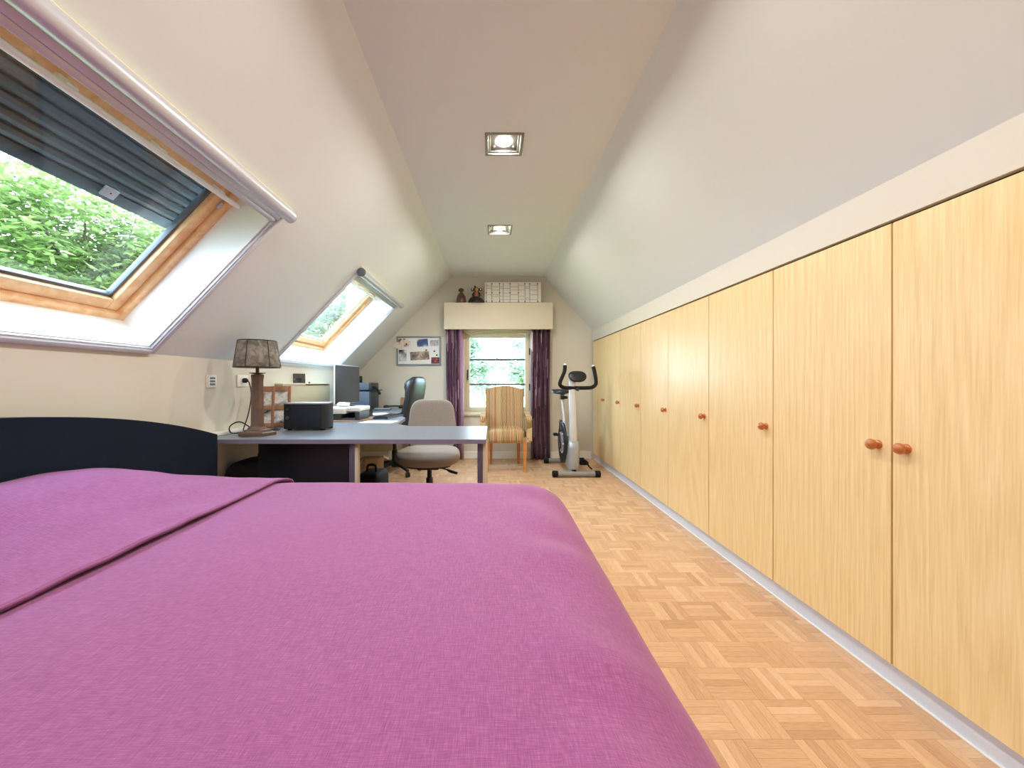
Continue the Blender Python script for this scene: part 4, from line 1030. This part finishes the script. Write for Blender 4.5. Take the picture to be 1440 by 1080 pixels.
# ------------------------------------------------------------------ exercise bike
rt = thing('exercise_bike', 'silver and black upright exercise bike beside the far wardrobes', 'exercise bike', (.93, 4.78, 0), 0)
def rel(px, py, Y): v_ = at(px, py, Y); return Vector((v_.x - .93, Y - 4.78, v_.z))
def beam(y, xa, xb, z):
    o = obj('stabiliser', tube(B(), [(xa, y, z), (xb, y, z)], .030, 18), M['grey_pl'], rt)
    for x_, s_ in ((xa, -1), (xb, 1)): obj('end_cap', lathe(B(), [(.034, x_ - s_ * .045), (.037, x_ - s_ * .03), (.037, x_ + s_ * .012), (.030, x_ + s_ * .018)], 18, (0, y, z), 'X'), M['rubber'], o)
beam(-.30, -.235, .270, .040); beam(.47, -.23, .265, .040)
# main shell: silver, slim, seen from the front
secs = []
for z, yc, ly, hw_ in ((.075, -.10, .16, .045), (.10, -.10, .20, .058), (.20, -.06, .235, .064), (.30, -.03, .24, .062), (.38, 0, .22, .058), (.44, .03, .19, .052)):
    secs.append((-.005, yc, z, hw_, ly))
obj('shell', loft_z(B(), secs, 32, .55), M['silver'], rt, 60)
obj('frame_spine', tube(B(), [(0, -.30, .045), (0, -.22, .09), (0, .3, .09), (0, .47, .045)], .026, 12), M['rubber'], rt)
obj('seat_post_sleeve', loft_z(B(), [(-.01, .20, .36, .05, .07), (-.012, .24, .50, .036, .045), (-.014, .26, .585, .030, .034)], 24, .7), M['silver'], rt)
obj('seat_tube', tube(B(), [(-.014, .26, .58), (-.030, .33, .86)], .017, 14), M['silver_l'], rt)
cl = obj('seat_clamp', bx(-.055, .0, .30, .37, .85, .90, .006), M['blackp'], rt)
obj('knob', lathe(B(), [(.018, .0), (.020, .02), (.010, .035)], 14, (.004, .33, .875), 'X'), M['blackp'], cl)
obj('slider', bx(-.05, -.01, .27, .42, .905, .925, .004), M['blackp'], rt)
obj('saddle', loft_z(B(), [(-.05, .34, .918, .06, .10), (-.05, .345, .935, .115, .135), (-.05, .35, .960, .120, .14), (-.05, .36, .978, .10, .12), (-.05, .36, .984, .04, .06)], 28, .9), M['leather'], rt, 60)
# flywheel ring on the left side of the shell
fx = -.075
fl = obj('flywheel', lathe(B(), [(.15, fx - .012), (.235, fx - .016), (.245, fx - .008), (.245, fx + .012), (.15, fx + .012)], 40, (0, .05, .34), 'X'), M['blackp'], rt)
obj('flywheel_disc', lathe(B(), [(.02, fx - .018), (.10, fx - .016), (.155, fx - .010), (.155, fx + .008)], 36, (0, .05, .34), 'X'), M['grey_pl'], fl)
for k in range(6):
    a_ = k * pi / 3; obj('bolt', lathe(B(), [(.010, fx - .022), (.012, fx - .012)], 10, (0, .05 + .125 * cos(a_), .34 + .125 * sin(a_)), 'X'), M['silver_l'], fl)
obj('belt_guard', loft_z(B(), [(fx - .005, .11, .50, .022, .09), (fx - .005, .14, .57, .02, .06), (fx - .005, .15, .605, .014, .03)], 20, .8), M['blackp'], rt)
# crank and pedals
ck = obj('crank', tube(B(), [(.055, .05, .28), (.085, .05, .28), (.092, -.02, .18), (.092, -.10, .12)], [.02, .02, .014, .014], 10), M['blackp'], rt)
obj('pedal', bx(.095, .195, -.155, -.065, .105, .145, .012), M['rubber'], ck)
obj('pedal_strap', tube(B(), [(.12, -.15, .145), (.15, -.17, .165), (.19, -.17, .10), (.225, -.175, .065)], .010, 8, smooth_path=4), M['rubber'], ck)
cl2 = obj('crank', tube(B(), [(-.10, .05, .28), (-.108, .05, .28), (-.110, .10, .37), (-.110, .13, .43)], [.02, .02, .014, .014], 10), M['blackp'], rt)
obj('pedal', bx(-.175, -.118, .10, .17, .41, .445, .012), M['rubber'], cl2)
# front post
secs = []
for z, yc, ly, hw_ in ((.32, -.19, .055, .046), (.45, -.215, .050, .043), (.62, -.205, .042, .042), (.85, -.175, .036, .040), (1.05, -.155, .032, .036), (1.12, -.150, .030, .034)):
    secs.append((0, yc, z, hw_, ly))
obj('post', loft_z(B(), secs, 28, .6), M['silver_l'], rt, 60)
obj('front_cover', loft_z(B(), [(0, -.21, .085, .058, .085), (0, -.22, .16, .062, .075), (0, -.22, .30, .062, .066), (0, -.215, .385, .058, .062), (0, -.215, .395, .05, .05)], 28, .55), M['silver'], rt, 60)
tk = obj('tension_knob', lathe(B(), [(.012, .035), (.020, .05), (.022, .066), (.014, .07)], 16, (0, -.19, .99), 'X'), M['blackp'], rt)
# handlebar
hl = [rel(794.5, 514, 4.62), rel(793.5, 523, 4.60), rel(788.5, 535, 4.56), rel(787.5, 541, 4.56), rel(793, 545.0, 4.58), rel(806, 545.5, 4.60), rel(826, 545.5, 4.58), rel(834, 544.0, 4.56), rel(838, 539, 4.56), rel(837, 528, 4.58), rel(834.5, 516, 4.62)]
hbar = obj('handlebar', tube(B(), hl, .0215, 14, smooth_path=6), M['foam'], rt)
for p_, q_ in ((hl[0], hl[1]), (hl[-1], hl[-2])):
    d_ = (p_ - q_).normalized(); obj('grip_sensor', tube(B(), [p_ - d_ * .002, p_ + d_ * .022], [.019, .014], 12), M['white'], hbar)
cc = rel(812, 529.5, 4.60)
obj('console', superell(B(), .106, .035, .066, .8, .9, 32, 16, fn=lambda p_: Vector((p_.x * (1 - .12 * min(0, p_.z / .06) * -1), p_.y + p_.z * .5, p_.z)), ctr=cc), M['blackp'], rt, 60)
obj('console_bracket', loft_z(B(), [(0, -.15, 1.07, .034, .028), (0, -.16, 1.10, .042, .03), (0, -.165, 1.115, .040, .03)], 20, .6), M['silver_l'], rt)

# ------------------------------------------------------------------ outdoors
o = struct('ground', bx(-60, 60, -40, 90, -3.4, -3.2), M['grass'])
def tree(loc, crown, rad, n, label, ml, lsize, seedv, group=None, name='tree', trunk_r=.12):
    rnd = random.Random(seedv)
    rt = thing(name, label, 'tree', loc, group=group); cz = crown - loc[2]
    obj('trunk', tube(B(), [(0, 0, -.2), (.1, .05, cz * .4), (-.05, .1, cz * .75), (0, 0, cz)], [trunk_r, trunk_r * .8, trunk_r * .55, trunk_r * .3], 10, smooth_path=4), M['bark'], rt)
    tips = []
    for k in range(26):
        a_ = rnd.uniform(0, 2 * pi); el = rnd.uniform(-.45, 1.3); u = Vector((cos(a_) * cos(el), sin(a_) * cos(el), sin(el)))
        st = Vector((0, 0, cz * rnd.uniform(.72, 1.0))); en = Vector((0, 0, cz)) + Vector((u.x * rad[0], u.y * rad[1], u.z * rad[2])) * rnd.uniform(.75, 1.0)
        tips.append((st, en))
    for k, (st, en) in enumerate(tips[:14]):
        obj('branch', tube(B(), [st, (st + en) / 2 + Vector((0, 0, .12)), en], [trunk_r * .28, trunk_r * .16, trunk_r * .05], 6, smooth_path=3), M['bark'], rt)
    vs, fs = [], []
    cl = [st.lerp(en, rnd.uniform(.35, 1.02)) + Vector((rnd.gauss(0, .22), rnd.gauss(0, .22), rnd.gauss(0, .18))) for st, en in tips for _ in range(6)]
    for k in range(n):
        c_ = rnd.choice(cl); p_ = c_ + Vector((rnd.gauss(0, .20), rnd.gauss(0, .20), rnd.gauss(0, .15)))
        a_ = rnd.uniform(0, 2 * pi); d_ = Vector((cos(a_), sin(a_), rnd.uniform(-.7, .35))).normalized()
        nn = Vector((rnd.gauss(0, .5), rnd.gauss(0, .5), 1)); s_ = d_.cross(nn).normalized(); up = s_.cross(d_)
        L_ = lsize * rnd.uniform(.7, 1.3); w_ = L_ * .22; b0 = len(vs)
        vs += [p_, p_ + d_ * L_ * .45 + s_ * w_ + up * .004, p_ + d_ * L_, p_ + d_ * L_ * .45 - s_ * w_ + up * .004, p_ + d_ * L_ * .5 - up * .01]
        fs += [(b0, b0 + 4, b0 + 1), (b0 + 1, b0 + 4, b0 + 2), (b0 + 2, b0 + 4, b0 + 3), (b0 + 3, b0 + 4, b0)]
    me = bpy.data.meshes.new('foliage'); me.from_pydata([tuple(v_) for v_ in vs], [], fs); me.materials.append(ml)
    f_ = bpy.data.objects.new('foliage', me); link(f_, rt); f_['kind'] = 'stuff'
    return rt
tree((-6.2, 6.1, -3.2), 2.6, (1.9, 2.2, 1.3), 15000, 'leafy green tree close outside the near skylight', M['leaf1'], .13, 1)
tree((-9.6, 3.0, -3.2), 2.5, (1.5, 1.6, .9), 8000, 'lower leafy tree at the left edge of the near skylight view', M['leaf1'], .13, 5)
tree((-6.0, 15.0, -3.2), 3.2, (2.2, 2.6, 2.0), 7000, 'pale green tree seen through the far skylight', M['leaf2'], .22, 2)
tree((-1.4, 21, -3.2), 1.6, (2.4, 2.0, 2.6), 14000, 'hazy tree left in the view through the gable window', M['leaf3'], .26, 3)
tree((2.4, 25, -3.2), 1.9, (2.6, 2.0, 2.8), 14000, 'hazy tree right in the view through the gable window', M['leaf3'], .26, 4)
rt = thing('house', 'white rendered house seen through the right part of the gable window', 'house', (3.4, 17.5, -3.2))
obj('walls', bx(-1.6, 2.4, 0, 4, 0, 3.6, .02), M['render'], rt)
obj('roof', prism(B(), [(-.2, 3.5), (4.2, 3.5), (2.0, 5.0)], -1.8, 2.6, 'YZ'), M['roof'], rt)
for z in (.9, 2.4): 
    f_ = obj('window', bx(-1.1, -.3, -.03, .02, z, z + .9, .01), M['white'], rt); obj('pane', bx(-1.04, -.36, -.04, -.028, z + .06, z + .84), M['screen'], f_)
